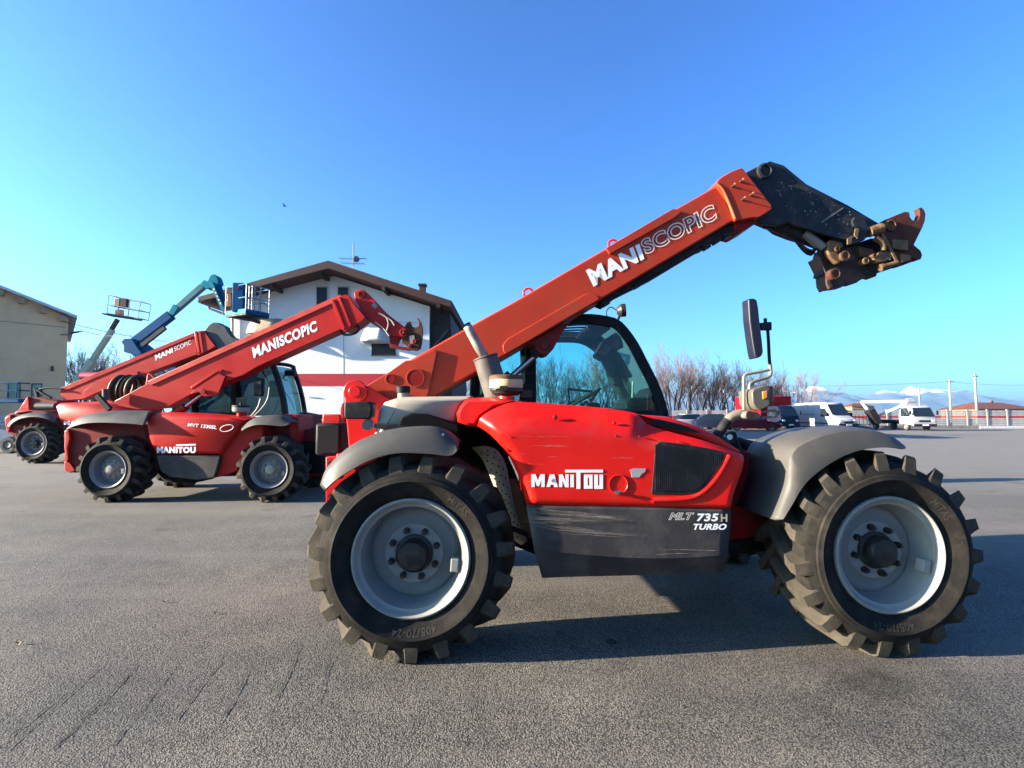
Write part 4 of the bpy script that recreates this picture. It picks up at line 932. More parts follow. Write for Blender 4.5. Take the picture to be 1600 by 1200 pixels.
def make_van(loc, yaw, label, white=True, cat='van', bodym=None, L=5.9, Hh=2.5):
    v = empty('van', loc, yaw, label, cat); m = bodym or mat('white_van_paint', (.36, .37, .39), .5, var=.04, spec=.2)
    w = .98
    def sec(zl_, zs, zt_, wt, wb=w): return [(wb, zl_), (wb + .01, zs), (wt, zt_ - .12), (wt - .12, zt_)]
    body_loft(v, 'body', [(-L / 2, sec(.35, 1.2, Hh, .86)), (-L / 2 + .05, sec(.32, 1.2, Hh + .02, .88)), (L / 2 - 2.0, sec(.32, 1.2, Hh + .02, .88)), (L / 2 - 1.65, sec(.32, 1.2, Hh - .05, .86)), (L / 2 - .85, sec(.32, 1.15, 1.32, .92)), (L / 2 - .25, sec(.32, .95, 1.08, .88)), (L / 2, sec(.35, .75, .85, .75, .85))], m)
    g = MB(); 
    g.add([(L / 2 - 1.60, .74, Hh - .22), (L / 2 - 1.60, -.74, Hh - .22), (L / 2 - .85, -.82, 1.36), (L / 2 - .85, .82, 1.36)], [(0, 1, 2, 3)]); 
    o = g.build('windscreen', CARGL, v, smooth=0, solid=.04); o.location = (.03, 0, .03)
    for s in (1, -1):
        MB().add([(L / 2 - 2.1, s * .985, 1.95), (L / 2 - 1.62, s * .965, 1.95), (L / 2 - 1.15, s * .99, 1.35), (L / 2 - 1.2, s * 1.0, 1.22), (L / 2 - 2.1, s * 1.0, 1.22)], [(0, 1, 2, 3, 4)]).build('side_window', CARGL, v, smooth=0, solid=.03)
        MB().box((L / 2 - 1.1, s * 1.16, 1.42), (.12, .22, .34)).build('wing_mirror', PLASTIC, v, bevel=.03)
        MB().box((L / 2 - .12, s * .66, .86), (.22, .30, .16)).build('headlight', LENSW, v, bevel=.03)
        MB().box((-.4, s * .995, .62), (L - 1.6, .03, .10)).build('side_moulding', PLASTIC, v)
        MB().box((-.8, s * .995, 1.42), (1.6, .02, .03)).build('door_rail', PLASTIC, v)
        for x in (-L / 2 + 1.1, L / 2 - 1.0): veh_wheel(v, x, s * .86, .35, s)
    MB().box((L / 2 + .0, 0, .48), (.14, 1.84, .26)).build('bumper', PLASTIC, v, bevel=.04)
    MB().box((L / 2 - .01, 0, .74), (.10, .9, .16)).build('grille', PLASTIC, v, bevel=.03)
    MB().box((L / 2 + .085, 0, .50), (.02, .5, .11)).build('number_plate', WHITE, v)
    MB().box((0, 0, .33), (L - 1, 1.7, .12)).build('underbody', INNER, v)
    return v
th = R(-50)
def vloc(px, Y): return (fX(px) * Y / FY, Y, 0)
make_van(vloc(1287, 47.6), R(-84), 'white high roof panel van parked beside the dark truck cab')
def cabover(loc, yaw, name, label, cabm, L=6.2):
    v = empty(name, loc, yaw, label, 'truck')
    body_loft(v, 'cab', [(L / 2 - 1.75, [(.95, .6), (.97, 1.2), (.88, 2.1), (.78, 2.18)]), (L / 2 - .75, [(.95, .55), (.97, 1.2), (.86, 2.1), (.75, 2.2)]), (L / 2 - .42, [(.95, .5), (.97, 1.15), (.84, 1.95), (.74, 2.05)]), (L / 2 - .05, [(.95, .45), (.96, 1.1), (.93, 1.2), (.88, 1.22)]), (L / 2, [(.93, .42), (.95, .9), (.93, 1.0), (.88, 1.05)])], cabm, bevel=.04)
    MB().add([(L / 2 - .39, .74, 1.98), (L / 2 - .39, -.74, 1.98), (L / 2 - .03, -.84, 1.24), (L / 2 - .03, .84, 1.24)], [(0, 1, 2, 3)]).build('windscreen', CARGL, v, smooth=0, solid=.04)
    for s in (1, -1):
        MB().add([(L / 2 - 1.5, s * .93, 1.95), (L / 2 - .75, s * .925, 1.95), (L / 2 - .35, s * .98, 1.22), (L / 2 - 1.5, s * .98, 1.22)], [(0, 1, 2, 3)]).build('side_window', CARGL, v, smooth=0, solid=.03)
        MB().box((L / 2 + .0, s * .68, .86), (.06, .30, .18)).build('headlight', LENSW, v, bevel=.02)
        MB().box((L / 2 - .1, s * 1.12, 1.55), (.08, .16, .36)).build('wing_mirror', PLASTIC, v, bevel=.02)
        for x in (-L / 2 + 1.1, L / 2 - 1.0): veh_wheel(v, x, s * .82, .36, s)
    MB().box((L / 2, 0, .84), (.06, .9, .16)).build('grille', PLASTIC, v, bevel=.02)
    MB().box((L / 2 + .0, 0, .48), (.16, 1.86, .22)).build('bumper', PLASTIC, v, bevel=.03)
    MB().box((L / 2 + .09, 0, .50), (.02, .5, .11)).build('number_plate', WHITE, v)
    MB().box((-.7, 0, .68), (L - 1.9, .8, .2)).build('chassis_frame', INNER, v)
    return v
ct = cabover(vloc(1404, 47.0), R(-93), 'platform_truck', 'white truck with a folded white boom and basket platform over its cab', mat('white_van_paint', (.7, .7, .7)))
MB().box((-1.0, 0, .86), (4.0, 1.9, .12)).build('truck_bed', PLASTIC, ct, bevel=.02)
def toW(o, p):   # world point -> local of a thing
    return (Matrix.Translation(o.location) @ o.rotation_euler.to_matrix().to_4x4()).inverted() @ Vector(p)
CY = 46.2
b = MB().bar(toW(ct, W(1347, 628, CY + 1)), toW(ct, W(1424, 627, CY - 1)), .30, .26); b.build('boom', mat('white_van_paint', (.7, .7, .7)), ct, smooth=0, bevel=.03)
b = MB().bar(toW(ct, W(1346, 627, CY + 1)), toW(ct, W(1366, 652, CY)), .30, .24); b.build('lower_boom', mat('white_van_paint', (.7, .7, .7)), ct, smooth=0, bevel=.03)
b = MB().bar(toW(ct, W(1372, 650, CY + .2)), toW(ct, W(1408, 634, CY - .7)), .24, .22); b.build('jib', mat('white_van_paint', (.7, .7, .7)), ct, smooth=0, bevel=.03)
b = MB().bar(toW(ct, W(1358, 640, CY)), toW(ct, W(1371, 662, CY)), .7, .6); b.build('turret', PLASTIC, ct, bevel=.05)
c = toW(ct, W(1419, 631, CY - 1.2)); b = MB(); b.box(c + Vector((0, 0, -.1)), (.7, .9, .5)); b.box(c + Vector((.3, 0, .3)), (.2, .7, .35)); b.build('platform_basket', mat('white_van_paint', (.7, .7, .7)), ct, bevel=.04)
b = MB().bar(toW(ct, W(1425, 625, CY - 1.4)), toW(ct, W(1426, 633, CY - 1.4)), .12); b.build('basket_marker', DKRED, ct)
b = MB()
for i in range(5): b.bar(toW(ct, W(1330 + i * 6, 648, CY)), toW(ct, W(1331 + i * 6, 664, CY)), .03)
b.bar(toW(ct, W(1328, 650, CY)), toW(ct, W(1356, 655, CY)), .05); b.bar(toW(ct, W(1330, 662, CY)), toW(ct, W(1360, 664, CY)), .05); b.build('bed_rail', BLACKP, ct)
darkcab = mat('dark_blue_paint', (.008, .012, .03), .6, var=.05, rv=.02, spec=.08)
bt = cabover(vloc(1196, 48.2), R(-78), 'box_truck', 'red box truck with a dark blue cab parked beside the white van', darkcab, L=6.2)
REDB = mat('truck_box_red', (.45, .002, .01), .6, var=.06, spec=.08)
o = MB().box((-1.2, 0, 2.0), (3.6, 2.1, 2.2)).build('box_body', REDB, bt, bevel=.03)
MB().box((1.35, 0, 2.66), (1.45, 2.1, .80)).build('overcab_box', REDB, bt, bevel=.06)
MB().box((-.6, 0, .72), (4.6, 2.0, .34)).build('side_guard', DKRED, bt, bevel=.02)
def make_car(loc, yaw, label, m, L=4.2):
    v = empty('parked_car', loc, yaw, label, 'car')
    body_loft(v, 'body', [(-L / 2, [(.70, .35), (.74, .7), (.70, .85)]), (-L / 2 + .3, [(.84, .25), (.87, .7), (.80, .95)]), (-.2, [(.86, .22), (.88, .72), (.82, .93)]), (L / 2 - 1.2, [(.86, .22), (.88, .70), (.80, .92)]), (L / 2 - .3, [(.82, .25), (.84, .6), (.74, .72)]), (L / 2, [(.68, .3), (.70, .5), (.62, .6)])], m)
    body_loft(v, 'glasshouse', [(-L / 2 + .25, [(.76, .9), (.70, .95)]), (-L / 2 + .85, [(.78, .92), (.60, 1.38)]), (.35, [(.78, .92), (.60, 1.42)]), (L / 2 - 1.1, [(.76, .9), (.70, .94)])], CARGL, bevel=.03)
    MB().box((-.35, 0, 1.42), (1.5, 1.12, .05)).build('roof', m, v, bevel=.02)
    for s in (1, -1):
        MB().box((L / 2 - .12, s * .55, .58), (.2, .28, .12)).build('headlight', LENSW, v, bevel=.02)
        for x in (-L / 2 + .75, L / 2 - .8): veh_wheel(v, x, s * .76, .31, s)
    return v
make_car(vloc(1120, 46.5), R(-8), 'dark blue low car parked left of the red box truck', darkcab)
make_car(vloc(1082, 49.5), R(10), 'pale silver car nearest the cab of the front machine', mat('silver_paint', (.35, .36, .38), .45, rv=.02, spec=.3))
make_car(vloc(1176, 44.4), R(-20), 'dark red car parked in front of the red box truck', mat('wine_paint', (.10, .003, .008), .6, rv=.02, spec=.08))

# ------------------------------------------------------------------ far houses, poles, wires, mountains
TERRA = mat('far_terracotta', (.11, .036, .022), .8, var=.2, vs=.5); OCW = mat('far_ochre_wall', (.22, .155, .085), .8)
def far_house(px0, px1, pytop, pyeave, Y, label, wall):
    a = W(px0, pyeave, Y); c = W(px1, pyeave, Y); t = W((px0 + px1) / 2, pytop, Y); e = empty('farmhouse', ((a.x + c.x) / 2, Y, 0), 0, label, 'house')
    w = (c.x - a.x) / 2; D = w * .8
    MB().box((0, D, a.z / 2), (w * 1.86, D * 1.8, a.z)).build('wall', wall, e, smooth=0)
    zr = t.z; MB().add([(-w, 0, a.z), (w, 0, a.z), (w, 2 * D, a.z), (-w, 2 * D, a.z), (-w * .45, D, zr), (w * .45, D, zr)], [(0, 1, 5, 4), (2, 3, 4, 5), (1, 2, 5), (3, 0, 4), (3, 2, 1, 0)]).build('roof', TERRA, e, smooth=0)
    MB().box((w * .2, D, zr), (.6, .6, 1.2)).build('chimney', TERRA, e, smooth=0)
    pz = a.z * .6
    for i in range(4): MB().box((-w * .7 + i * w * .46, -.0 + D * .1 - .02, pz), (.9, .08, 1.2)).build('window', CARGL, e, smooth=0)
    return e
far_house(1528, 1625, 628, 639, 150, 'low farmhouse with wide terracotta hip roof behind the fence at right edge', OCW)
far_house(1331, 1368, 630, 635, 130, 'ochre house with small terracotta roof behind the platform truck', OCW)
PW = mat('pole_white', (.20, .195, .19), .7); PG = mat('pole_grey', (.26, .25, .26), .8)
def pole(px, ytop, Y, r, m, label, arm=0):
    p = W(px, ytop, Y); e = empty('utility_pole', (p.x, Y, 0), 0, label, 'pole')
    MB().cyl((0, 0, 0), (0, 0, p.z), r * 1.3, r, n=10).build('shaft', m, e)
    if arm: MB().box((0, 0, p.z - .5), (arm, .15, .15)).build('crossarm', m, e, smooth=0)
pole(1436, 605, 70, .10, PW, 'slim white pole just right of the platform truck')
pole(1483, 592, 90, .14, PG, 'grey pole with a crossarm between two white poles', 1.6)
pole(1523, 583, 80, .15, PW, 'tall white pole left of the terracotta farmhouse', .9)
def wire(name, pts, r, label, n=24, sag=0):
    a, c = pts; P_ = [a.lerp(c, i / n) - Vector((0, 0, sag * 4 * (i / n) * (1 - i / n))) for i in range(n + 1)]
    tag(MB().tube(P_, r, n=5).build(name, mat('dark_wire', (.05, .05, .055), .7)), label, 'cable')
wire('power_line', (W(1180, 602, 90), W(1483, 596, 90)), .022, 'thin overhead power line from the trees to the grey pole', sag=.4)
wire('power_line', (W(1483, 596, 90), W(1640, 600, 90)), .022, 'thin overhead power line running right from the grey pole', sag=.4)
pb = W(445, 322, 45); b = MB(); b.lathe([(.001, -.18), (.05, -.1), (.06, 0), (.03, .12), (.001, .2)], axis='x', n=10)
bd = b.build('bird', BLACKP); bd.location = pb; tag(bd, 'tiny dark bird flying high in the blue sky above the white house', 'bird')
w_ = MB().add([(-.06, 0, .02), (.06, 0, .02), (.02, .36, .14), (-.05, .34, .13), (.02, -.36, .12), (-.05, -.34, .11)], [(0, 1, 2, 3), (0, 1, 4, 5)]).build('wing_pair', BLACKP, bd, smooth=0, solid=.01)
# mountains
def mountains(name, Y, x0, x1, prof, depth, seed, m):
    nx, ny = 420, 34; b = MB(); vs = []
    for j in range(ny):
        v = j / (ny - 1)
        for i in range(nx):
            u = i / (nx - 1); x = x0 + (x1 - x0) * u; px = 800 + x / Y * FL
            h = prof(px); env = math.sin(math.pi * min(1, v * 1.0)) ** .8
            nz = noise.fractal(Vector((x / Y * 26, v * 3.4 + seed, seed)), .85, 2.1, 8)
            rid = 1 - abs(noise.noise(Vector((x / Y * 42, v * 5 + 9, seed + 3)))) * 1.6
            vs.append((x, Y + (v - .5) * depth, max(-20, h * env * (.66 + .20 * nz + .20 * (rid - .6)) - 12 * (1 - env))))
    b.add(vs, [(j * nx + i, j * nx + i + 1, (j + 1) * nx + i + 1, (j + 1) * nx + i) for j in range(ny - 1) for i in range(nx - 1)])
    return tag(b.build(name, m, smooth=40), kind='structure')
def mtn_mat():
    m = bpy.data.materials.new('snowy_mountain'); m.use_nodes = True; n = m.node_tree.nodes; l = m.node_tree.links; b = n['Principled BSDF']; b.inputs['Roughness'].default_value = .9
    ge = n.new('ShaderNodeNewGeometry'); sx = n.new('ShaderNodeSeparateXYZ'); l.new(ge.outputs['Position'], sx.inputs[0])
    no = n.new('ShaderNodeTexNoise'); no.inputs['Scale'].default_value = .007; no.inputs['Detail'].default_value = 9; no.inputs['Roughness'].default_value = .7; tc = n.new('ShaderNodeTexCoord'); l.new(tc.outputs['Object'], no.inputs['Vector'])
    ma = n.new('ShaderNodeMath'); ma.operation = 'MULTIPLY_ADD'; l.new(no.outputs['Fac'], ma.inputs[0]); ma.inputs[1].default_value = 170; l.new(sx.outputs['Z'], ma.inputs[2])
    mr = n.new('ShaderNodeMapRange'); mr.inputs['From Min'].default_value = 230; mr.inputs['From Max'].default_value = 275; l.new(ma.outputs[0], mr.inputs['Value'])
    mx = n.new('ShaderNodeMix'); mx.data_type = 'RGBA'; mx.inputs[6].default_value = (.03, .05, .08, 1); mx.inputs[7].default_value = (.4, .42, .45, 1); l.new(mr.outputs[0], mx.inputs['Factor']); l.new(mx.outputs[2], b.inputs['Base Color']); return m
def prof1(px):
    pts = [(600, 40), (900, 46), (1100, 50), (1250, 52), (1290, 50), (1340, 40), (1378, 46), (1420, 58), (1460, 52), (1500, 40), (1540, 34), (1600, 28), (1700, 30), (2000, 20), (2600, 10)]
    for (a, ya), (c, yc) in zip(pts, pts[1:]):
        if a <= px <= c: return (ya + (yc - ya) * (px - a) / (c - a)) * 3600 / FL
    return 10 * 3600 / FL
mountains('mountains', 3600, -1800, 7200, prof1, 1300, 5.3, mtn_mat())
# ------------------------------------------------------------------ second telehandler
o2 = G(168, 787); F2 = Frame((o2.x, o2.y + .05, 0), 0)
T2 = empty('telehandler', (o2.x, o2.y + .05, 0), 0, 'middle red telehandler with thick white boom lettering and red hooked boom head', 'telehandler')
c4 = lambda pts: cv(300, 500, 4, pts); c3 = lambda pts: cv(0, 560, 4, pts); c2 = lambda pts: cv(300, 360, 3.636, pts)
PHUB = mat('pale_dusty_hub', (.34, .30, .24), .7, var=.25, vs=14)
w2 = make_wheel(T2, Rt=.525, Wd=.44, rim=.290, nl=16, hubm=PHUB, letters=False, dish=.10, hubr=.075)
w2.location = (F2.L(168, 738, 0).x, 0, .522)
wx2 = F2.L(420, 738, 0).x
for x, y, r, s in ((wx2, 0, 3, 0), (0, 2.1, 0, 1), (wx2, 2.1, 0, 1)):
    o = copy_tree(w2, T2); o.location = (w2.location.x if x == 0 else x, y, .522); o.rotation_euler = (0, R(9), math.pi if s else R(r))
def P2(name, pts, y0, y1, m, bevel=.01, par=None, fr=None, **k):
    fr = fr or F2; return MB().prism(fr.xz(pts, y0), y0, y1).build(name, m, par or T2, bevel=bevel, **k)
P2('chassis', [(120, 700), (500, 690), (505, 740), (330, 745), (240, 740), (130, 738)], .55, 1.6, INNER)
P2('rear_body', c3([(400, 640), (405, 560), (398, 480), (430, 430), (560, 400), (900, 415), (920, 500), (975, 600), (985, 700), (700, 640), (470, 715), (435, 712)]), .40, 1.75, DKRED)
P2('rear_bumper', c3([(400, 650), (412, 640), (440, 655), (470, 700), (440, 716), (405, 705)]), .36, 1.75, RED2)
b = MB().prism(F2.xz(c3([(398, 452), (430, 440), (440, 500), (425, 560), (432, 640), (408, 645), (402, 590), (398, 540), (405, 500)]), .35), .35, .42); b.build('rear_edge_panel', RED2, T2, bevel=.02)
fender(T2, c3([(415, 446), (470, 420), (560, 402), (700, 400), (830, 408), (905, 418)]), c3([(420, 440), (480, 380), (560, 350), (700, 335), (850, 332), (940, 336)]), None, .0, .10, .55, FENDER, fr=F2)
b = MB().lathe([(.11, .3), (.125, .5), (.11, .7), (.0005, .72)], c=(F2.L(110, 660, 0).x, 0, F2.L(110, 668, 0).z), n=16)
h2 = F2.xz(c3([(905, 372), (940, 338), (1100, 340), (1250, 350), (1420, 362), (1545, 378), (1510, 425), (1475, 480), (1420, 540), (1380, 605), (1180, 603), (975, 600), (950, 560), (925, 500)]), .13)
pillow('hood', h2, [(0, .9), (-.008, .4), (0, .20), (.02, .14), (.045, .115), (.06, .11)], RED2, T2)
h3 = F2.xz(c3([(1510, 425), (1545, 378), (1590, 372), (1600, 520), (1500, 600), (1480, 705), (1340, 748), (1355, 690), (1380, 605), (1420, 540)]), .2)
P2('side_panel', c3([(1500, 432), (1560, 385), (1640, 390), (1640, 560), (1520, 600), (1480, 705), (1342, 747), (1355, 690), (1380, 607), (1420, 540)]), .2, .8, RED2, bevel=.02)
P2('side_skirt', c3([(975, 603), (1180, 606), (1378, 608), (1358, 690), (1338, 748), (1230, 762), (1060, 742), (1000, 705), (985, 650)]), .13, .7, SKIRT, bevel=.02)
P2('skirt_flap', c3([(1020, 745), (1060, 745), (1240, 765), (1220, 778), (1080, 772)]), .3, .8, INNER)
scr = mat('hood_print', (.65, .45, .42), .5)
def T2txt(name, s, pts, y, m, fr=F2, par=None, **k): return text_on(name, s, [fr.L(*p, y) for p in pts], m, par or T2, off=(0, -.004, 0), **k)
T2txt('maker_lettering', 'MANITOU', c3([(982, 592), (1224, 592), (1224, 552), (982, 552)]), .108, WHITE, bold=.06)
P2('lettering_bar', c3([(1100, 538), (1224, 534), (1224, 544), (1100, 546)]), .106, .109, WHITE, bevel=0, smooth=0)
T2txt('model_lettering', 'MVT 1330SL', c3([(1172, 425), (1355, 443), (1355, 420), (1172, 403)]), .108, WHITE, bold=.03, shear=.2)
lp = [F2.L(*p, .107) for p in c3([(1375 + 42 + 42 * math.cos(t / 16 * 6.283) , 436 - 8 * math.cos(t / 16 * 6.283) + 20 * math.sin(t / 16 * 6.283)) for t in range(17)])]
MB().tube(lp, .006, n=5).build('oval_emblem', WHITE, T2)
# boom
P2('boom', [(178, 627), (245, 591), (531, 464), (534, 514), (404, 572), (380, 586), (300, 615), (262, 636), (215, 640), (185, 634)], .80, 1.14, RED2)
P2('boom_top_rail', [(230, 596), (531, 460), (532, 468), (236, 602)], .78, 1.16, mat('bright_red_rail', (.55, .05, .02), .4, coat=.2), bevel=.005)
P2('boom_bracket', c3([(1190, 240), (1200, 225), (1370, 170), (1390, 160), (1400, 235), (1330, 235), (1295, 238), (1275, 225), (1235, 215)]) if False else [(298, 616), (300, 612), (342, 584), (352, 588), (340, 617), (331, 619), (318, 619), (310, 612)], .76, .8, RED2, bevel=.004)
P2('boom_rib', c3([(1190, 240), (1195, 232), (1362, 64), (1370, 70), (1200, 245)]) if False else [(297, 605), (338, 578), (346, 577), (347, 580), (339, 581), (299, 608)], .775, .80, RED2, bevel=.003)
c = F2.L(318, 612, .75); MB().cyl(c, c + Vector((0, -.03, 0)), .045, n=20).build('bracket_pin', DKRED, T2, bevel=.004)
b = MB().cyl(F2.L(318, 615, .9), F2.L(288, 637, .9), .035, n=16); b.build('piston_rod', STEEL, T2)
b = MB().cyl(F2.L(290, 636, .9), F2.L(250, 660, .9), .07, n=16); b.build('lift_cylinder', DKRED, T2)
P2('boom_collar', c2([(800, 395), (832, 378), (870, 365), (895, 370), (905, 400), (985, 492), (965, 515), (900, 560), (872, 575), (850, 560), (855, 520)]), .77, 1.17, RED2, bevel=.008)
for q in ([(790, 398), (806, 392), (870, 555), (856, 562)], [(830, 382), (842, 378), (905, 540), (893, 548)]):
    P2('collar_rib', c2(q), .75, .78, RED2, bevel=.003)
b = MB().tube(resample([F2.L(*p, .85) for p in c2([(845, 570), (860, 590), (900, 592), (940, 575), (945, 545), (905, 555)])], 20), .022, n=8); b.build('tow_loop', BLACKP, T2)
P2('boom_head', c2([(918, 352), (940, 338), (965, 333), (985, 345), (1030, 390), (1090, 458), (1150, 505), (1215, 553), (1222, 600), (1190, 605), (1120, 598), (1070, 560), (1010, 520), (975, 480), (930, 400)]), .86, 1.10, RED2, bevel=.01)
c = F2.L(*c2([(962, 365)])[0], .86); MB().lathe([(.07, 0), (.068, -.02), (.045, -.022), (.04, 0), (.0005, 0)], c=c, n=24).build('head_pin', DKRED, T2)
for q in ([(1018, 425), (1035, 410), (1055, 430), (1038, 445)], [(1235, 600), (1262, 595), (1268, 640), (1240, 645)]): P2('decal', c2(q), .852, .858, DULLST, bevel=0)
b = MB()
for q in ([(1060, 470), (1100, 490), (1115, 530), (1105, 570)], [(1080, 480), (1130, 510), (1150, 540)], [(1040, 520), (1090, 560), (1120, 600)]): b.tube(resample([F2.L(*p, .84) for p in c2(q)], 12), .014, n=6)
b.build('hydraulic_hoses', mat('pale_hose', (.35, .33, .30), .5), T2)
P2('carriage_hook', c2([(1200, 560), (1222, 522), (1240, 514), (1250, 545), (1270, 552), (1285, 545), (1288, 520), (1276, 495), (1288, 500), (1305, 530), (1312, 570), (1306, 640), (1300, 670), (1280, 685), (1240, 680), (1215, 650), (1190, 640)]), .88, .93, RUSTRED, bevel=.008)
P2('carriage_frame', c2([(1120, 600), (1200, 600), (1180, 620), (1165, 655), (1195, 660), (1240, 668), (1235, 683), (1170, 672), (1125, 668)]), .92, 1.0, DKRED, bevel=.008)
for q, r in (((1265, 632), .04), ((1195, 580), .05), ((1240, 655), .03)):
    c = F2.L(*c2([q])[0], .87); MB().lathe([(r, .03), (r, -.03), (r * .6, -.035), (.0005, -.02)], c=c, n=20).build('carriage_pin', DKRED, T2)
T2txt('boom_lettering', 'MANISCOPIC', c4([(387, 240), (785, 68), (775, 2), (373, 172)]), .80, WHITE, bold=.04)
# hose coil and eye by the boom foot
cc = F2.L(203, 607, 1.35); HOSES = (mat('ochre_hose', (.13, .10, .035), .6, var=.4), PLASTIC)
for i in range(8):
    x = -.20 + .05 * i; rr_ = .235 - .012 * (i % 3)
    MB().tube([cc + Vector((x + .05 * math.sin(t / 24 * 6.283), rr_ * math.cos(t / 24 * 6.283), rr_ * math.sin(t / 24 * 6.283))) for t in range(25)], .026, n=6).build('hose_loop', HOSES[i % 2], T2)
b = MB().tube(resample([F2.L(*p, .9) for p in c3([(918, 160), (928, 100), (940, 98), (970, 130)])], 12), .018, n=6); b.build('boom_eye', RED2, T2)
b = MB().bar(F2.L(152, 618, .5), F2.L(172, 640, .5), .07); b.build('tail_strut', PLASTIC, T2)
b = MB().cyl(F2.L(165, 625, .7), F2.L(165, 608, .7), .05, n=12); b.build('tail_light_post', FENDER, T2)
# cab
cab2 = empty('cab', (0, 0, 0)); cab2.parent = T2
s2 = resample([F2.L(*p, 1.2) for p in [(300, 650), (306, 600), (330, 566), (380, 558), (425, 562), (432, 575), (440, 598), (446, 622), (450, 648)]], 30)
def cabside(y, fr, pts, w, par, m=PLASTIC):
    P_ = [Vector((p.x, y, p.z)) for p in pts]; inn = []
    for i, p in enumerate(P_):
        t = (P_[min(i + 1, len(P_) - 1)] - P_[max(i - 1, 0)]).normalized(); inn.append(p + Vector((t.z, 0, -t.x)) * w)
    MB().loft([[p + Vector((0, -.03, 0)) for p in inn], [p + Vector((0, -.03, 0)) for p in P_], [p + Vector((0, .04, 0)) for p in P_], [p + Vector((0, .04, 0)) for p in inn]]).build('cab_frame', m, par, smooth=40)
    return inn
in2 = cabside(1.2, F2, s2, .09, cab2); cabside(2.05, F2, s2, .07, cab2)
def ly(pts, y0, y1, name, m, par, solid=.02): MB().loft([[Vector((p.x, y0, p.z)) for p in pts], [Vector((p.x, y1, p.z)) for p in pts]]).build(name, m, par, smooth=50, solid=solid)
ly(s2[5:18], 1.2, 2.05, 'roof', PLASTIC, cab2, .05); ly(in2[18:], 1.2, 2.05, 'windscreen', CABGL, cab2, 0); ly(in2[:6], 1.2, 2.05, 'rear_window', CABGL, cab2, 0)
MB().add([(p.x, 1.19, p.z) for p in in2], [tuple(range(len(in2)))]).build('side_window', DKGL, cab2, smooth=0)
MB().add([(p.x, 2.06, p.z) for p in in2], [tuple(range(len(in2)))]).build('side_window', DKGL, cab2, smooth=0)
xa, xb = s2[0].x, s2[-1].x
MB().box(((xa + xb) / 2, 1.62, .98), (xb - xa, .86, .50)).build('cab_base', PLASTIC, cab2, bevel=.02)
MB().box((F2.L(366, 600, 1.2).x, 1.2, 1.6), (.07, .07, .9)).build('cab_post', PLASTIC, cab2)
MB().box((F2.L(372, 620, 1.6).x, 1.6, 1.45), (.14, .46, .6)).build('seat', SEATM, cab2, bevel=.04)
MB().tube([F2.L(*p, 1.3) for p in c4([(430, 290), (450, 340), (480, 390), (482, 440)])], .012).build('grab_handle', mat('beige_tube', (.3, .3, .3)), cab2)
b = MB(); b.box(F2.L(405, 605, .9), (.17, .10, .32)); b.build('mirror', PLASTIC, T2, bevel=.03)
MB().tube(resample([F2.L(*p, .8) for p in c4([(485, 420), (470, 500), (420, 570), (340, 640), (310, 690)])], 20), .012).build('mirror_arm', mat('beige_tube', (.3, .3, .3)), T2)
MB().tube(resample([F2.L(*p, .85) for p in c4([(430, 490), (410, 550), (370, 600)])], 12), .014).build('mirror_brace', mat('beige_tube', (.3, .3, .3)), T2)
b = MB().box(F2.L(454, 583, 1.7), (.20, .14, .11)); b.build('mirror', BLACKP, T2, bevel=.03)
MB().tube(resample([F2.L(*p, 1.9) for p in c4([(600, 345), (575, 350), (575, 375), (600, 375)])], 10), .012).build('mirror_arm', BLACKP, T2)
b = MB().tube(resample([F2.L(*p, 1.9) for p in c4([(530, 410), (580, 450), (620, 510), (640, 560)])], 12), .010); b.build('wiper_arm', BLACKP, cab2)
b = MB().box(F2.L(432, 567, 1.9), (.3, .5, .03), Matrix.Rotation(R(12), 3, 'Y')); b.build('sun_visor', PLASTIC, cab2)
# intake cap on the hood
pc2 = F2.L(376, 650, .35); b = MB(); lathe_z(b, [(.06, 0), (.06, .07)], *pc2); b.build('intake_neck', RED2, T2)
b = MB(); lathe_z(b, [(.0005, .06), (.10, .06), (.13, .08), (.135, .14), (.12, .145)], *pc2); b.build('intake_bowl', mat('clear_bowl', (.25, .25, .22), .2, var=.3, vs=12, coat=.4), T2)
b = MB(); lathe_z(b, [(.13, .146), (.138, .15), (.132, .175), (.0005, .18)], *pc2); b.cyl(Vector(pc2) + Vector((0, 0, .17)), Vector(pc2) + Vector((0, 0, .22)), .02); b.build('intake_cap', PLASTIC, T2)
fender(T2, c4([(310, 692), (345, 672), (400, 655), (480, 655), (560, 662), (610, 650)]), c4([(312, 680), (350, 640), (400, 612), (480, 600), (560, 605), (612, 640)]), None, .0, .10, .5, FENDER, fr=F2)
fender(T2, c4([(672, 605), (720, 618), (770, 630), (812, 634)]), c4([(670, 583), (720, 583), (770, 598), (812, 625)]), None, 1.66, 1.70, 2.1, FENDER, fr=F2)
MB().bar(F2.L(484, 660, 1.9), F2.L(484, 675, 1.9), .02).build('fender_stay', PLASTIC, T2)
P2('front_body', c4([(545, 595), (560, 588), (655, 590), (665, 600), (665, 690), (640, 760), (560, 760), (480, 700), (400, 670), (330, 700), (300, 900), (500, 900), (640, 960), (640, 1000), (300, 990)]) if False else [(380, 668), (437, 648), (441, 647), (464, 648), (466, 672), (470, 720), (478, 742), (380, 742)], .5, 1.9, DKRED, bevel=.02)
P2('front_post', c4([(545, 598), (560, 590), (655, 592), (664, 600), (664, 760), (610, 760), (605, 640)]), .45, 1.1, RED2, bevel=.02)
P2('front_frame', c4([(668, 690), (780, 686), (800, 700), (840, 830), (842, 950), (830, 972), (740, 980), (700, 900), (660, 800)]), .7, 1.7, DKRED, bevel=.02)
MB().cyl(F2.L(480, 676, 1.0), F2.L(492, 672, 1.0), .05).build('front_lamp', PLASTIC, T2)

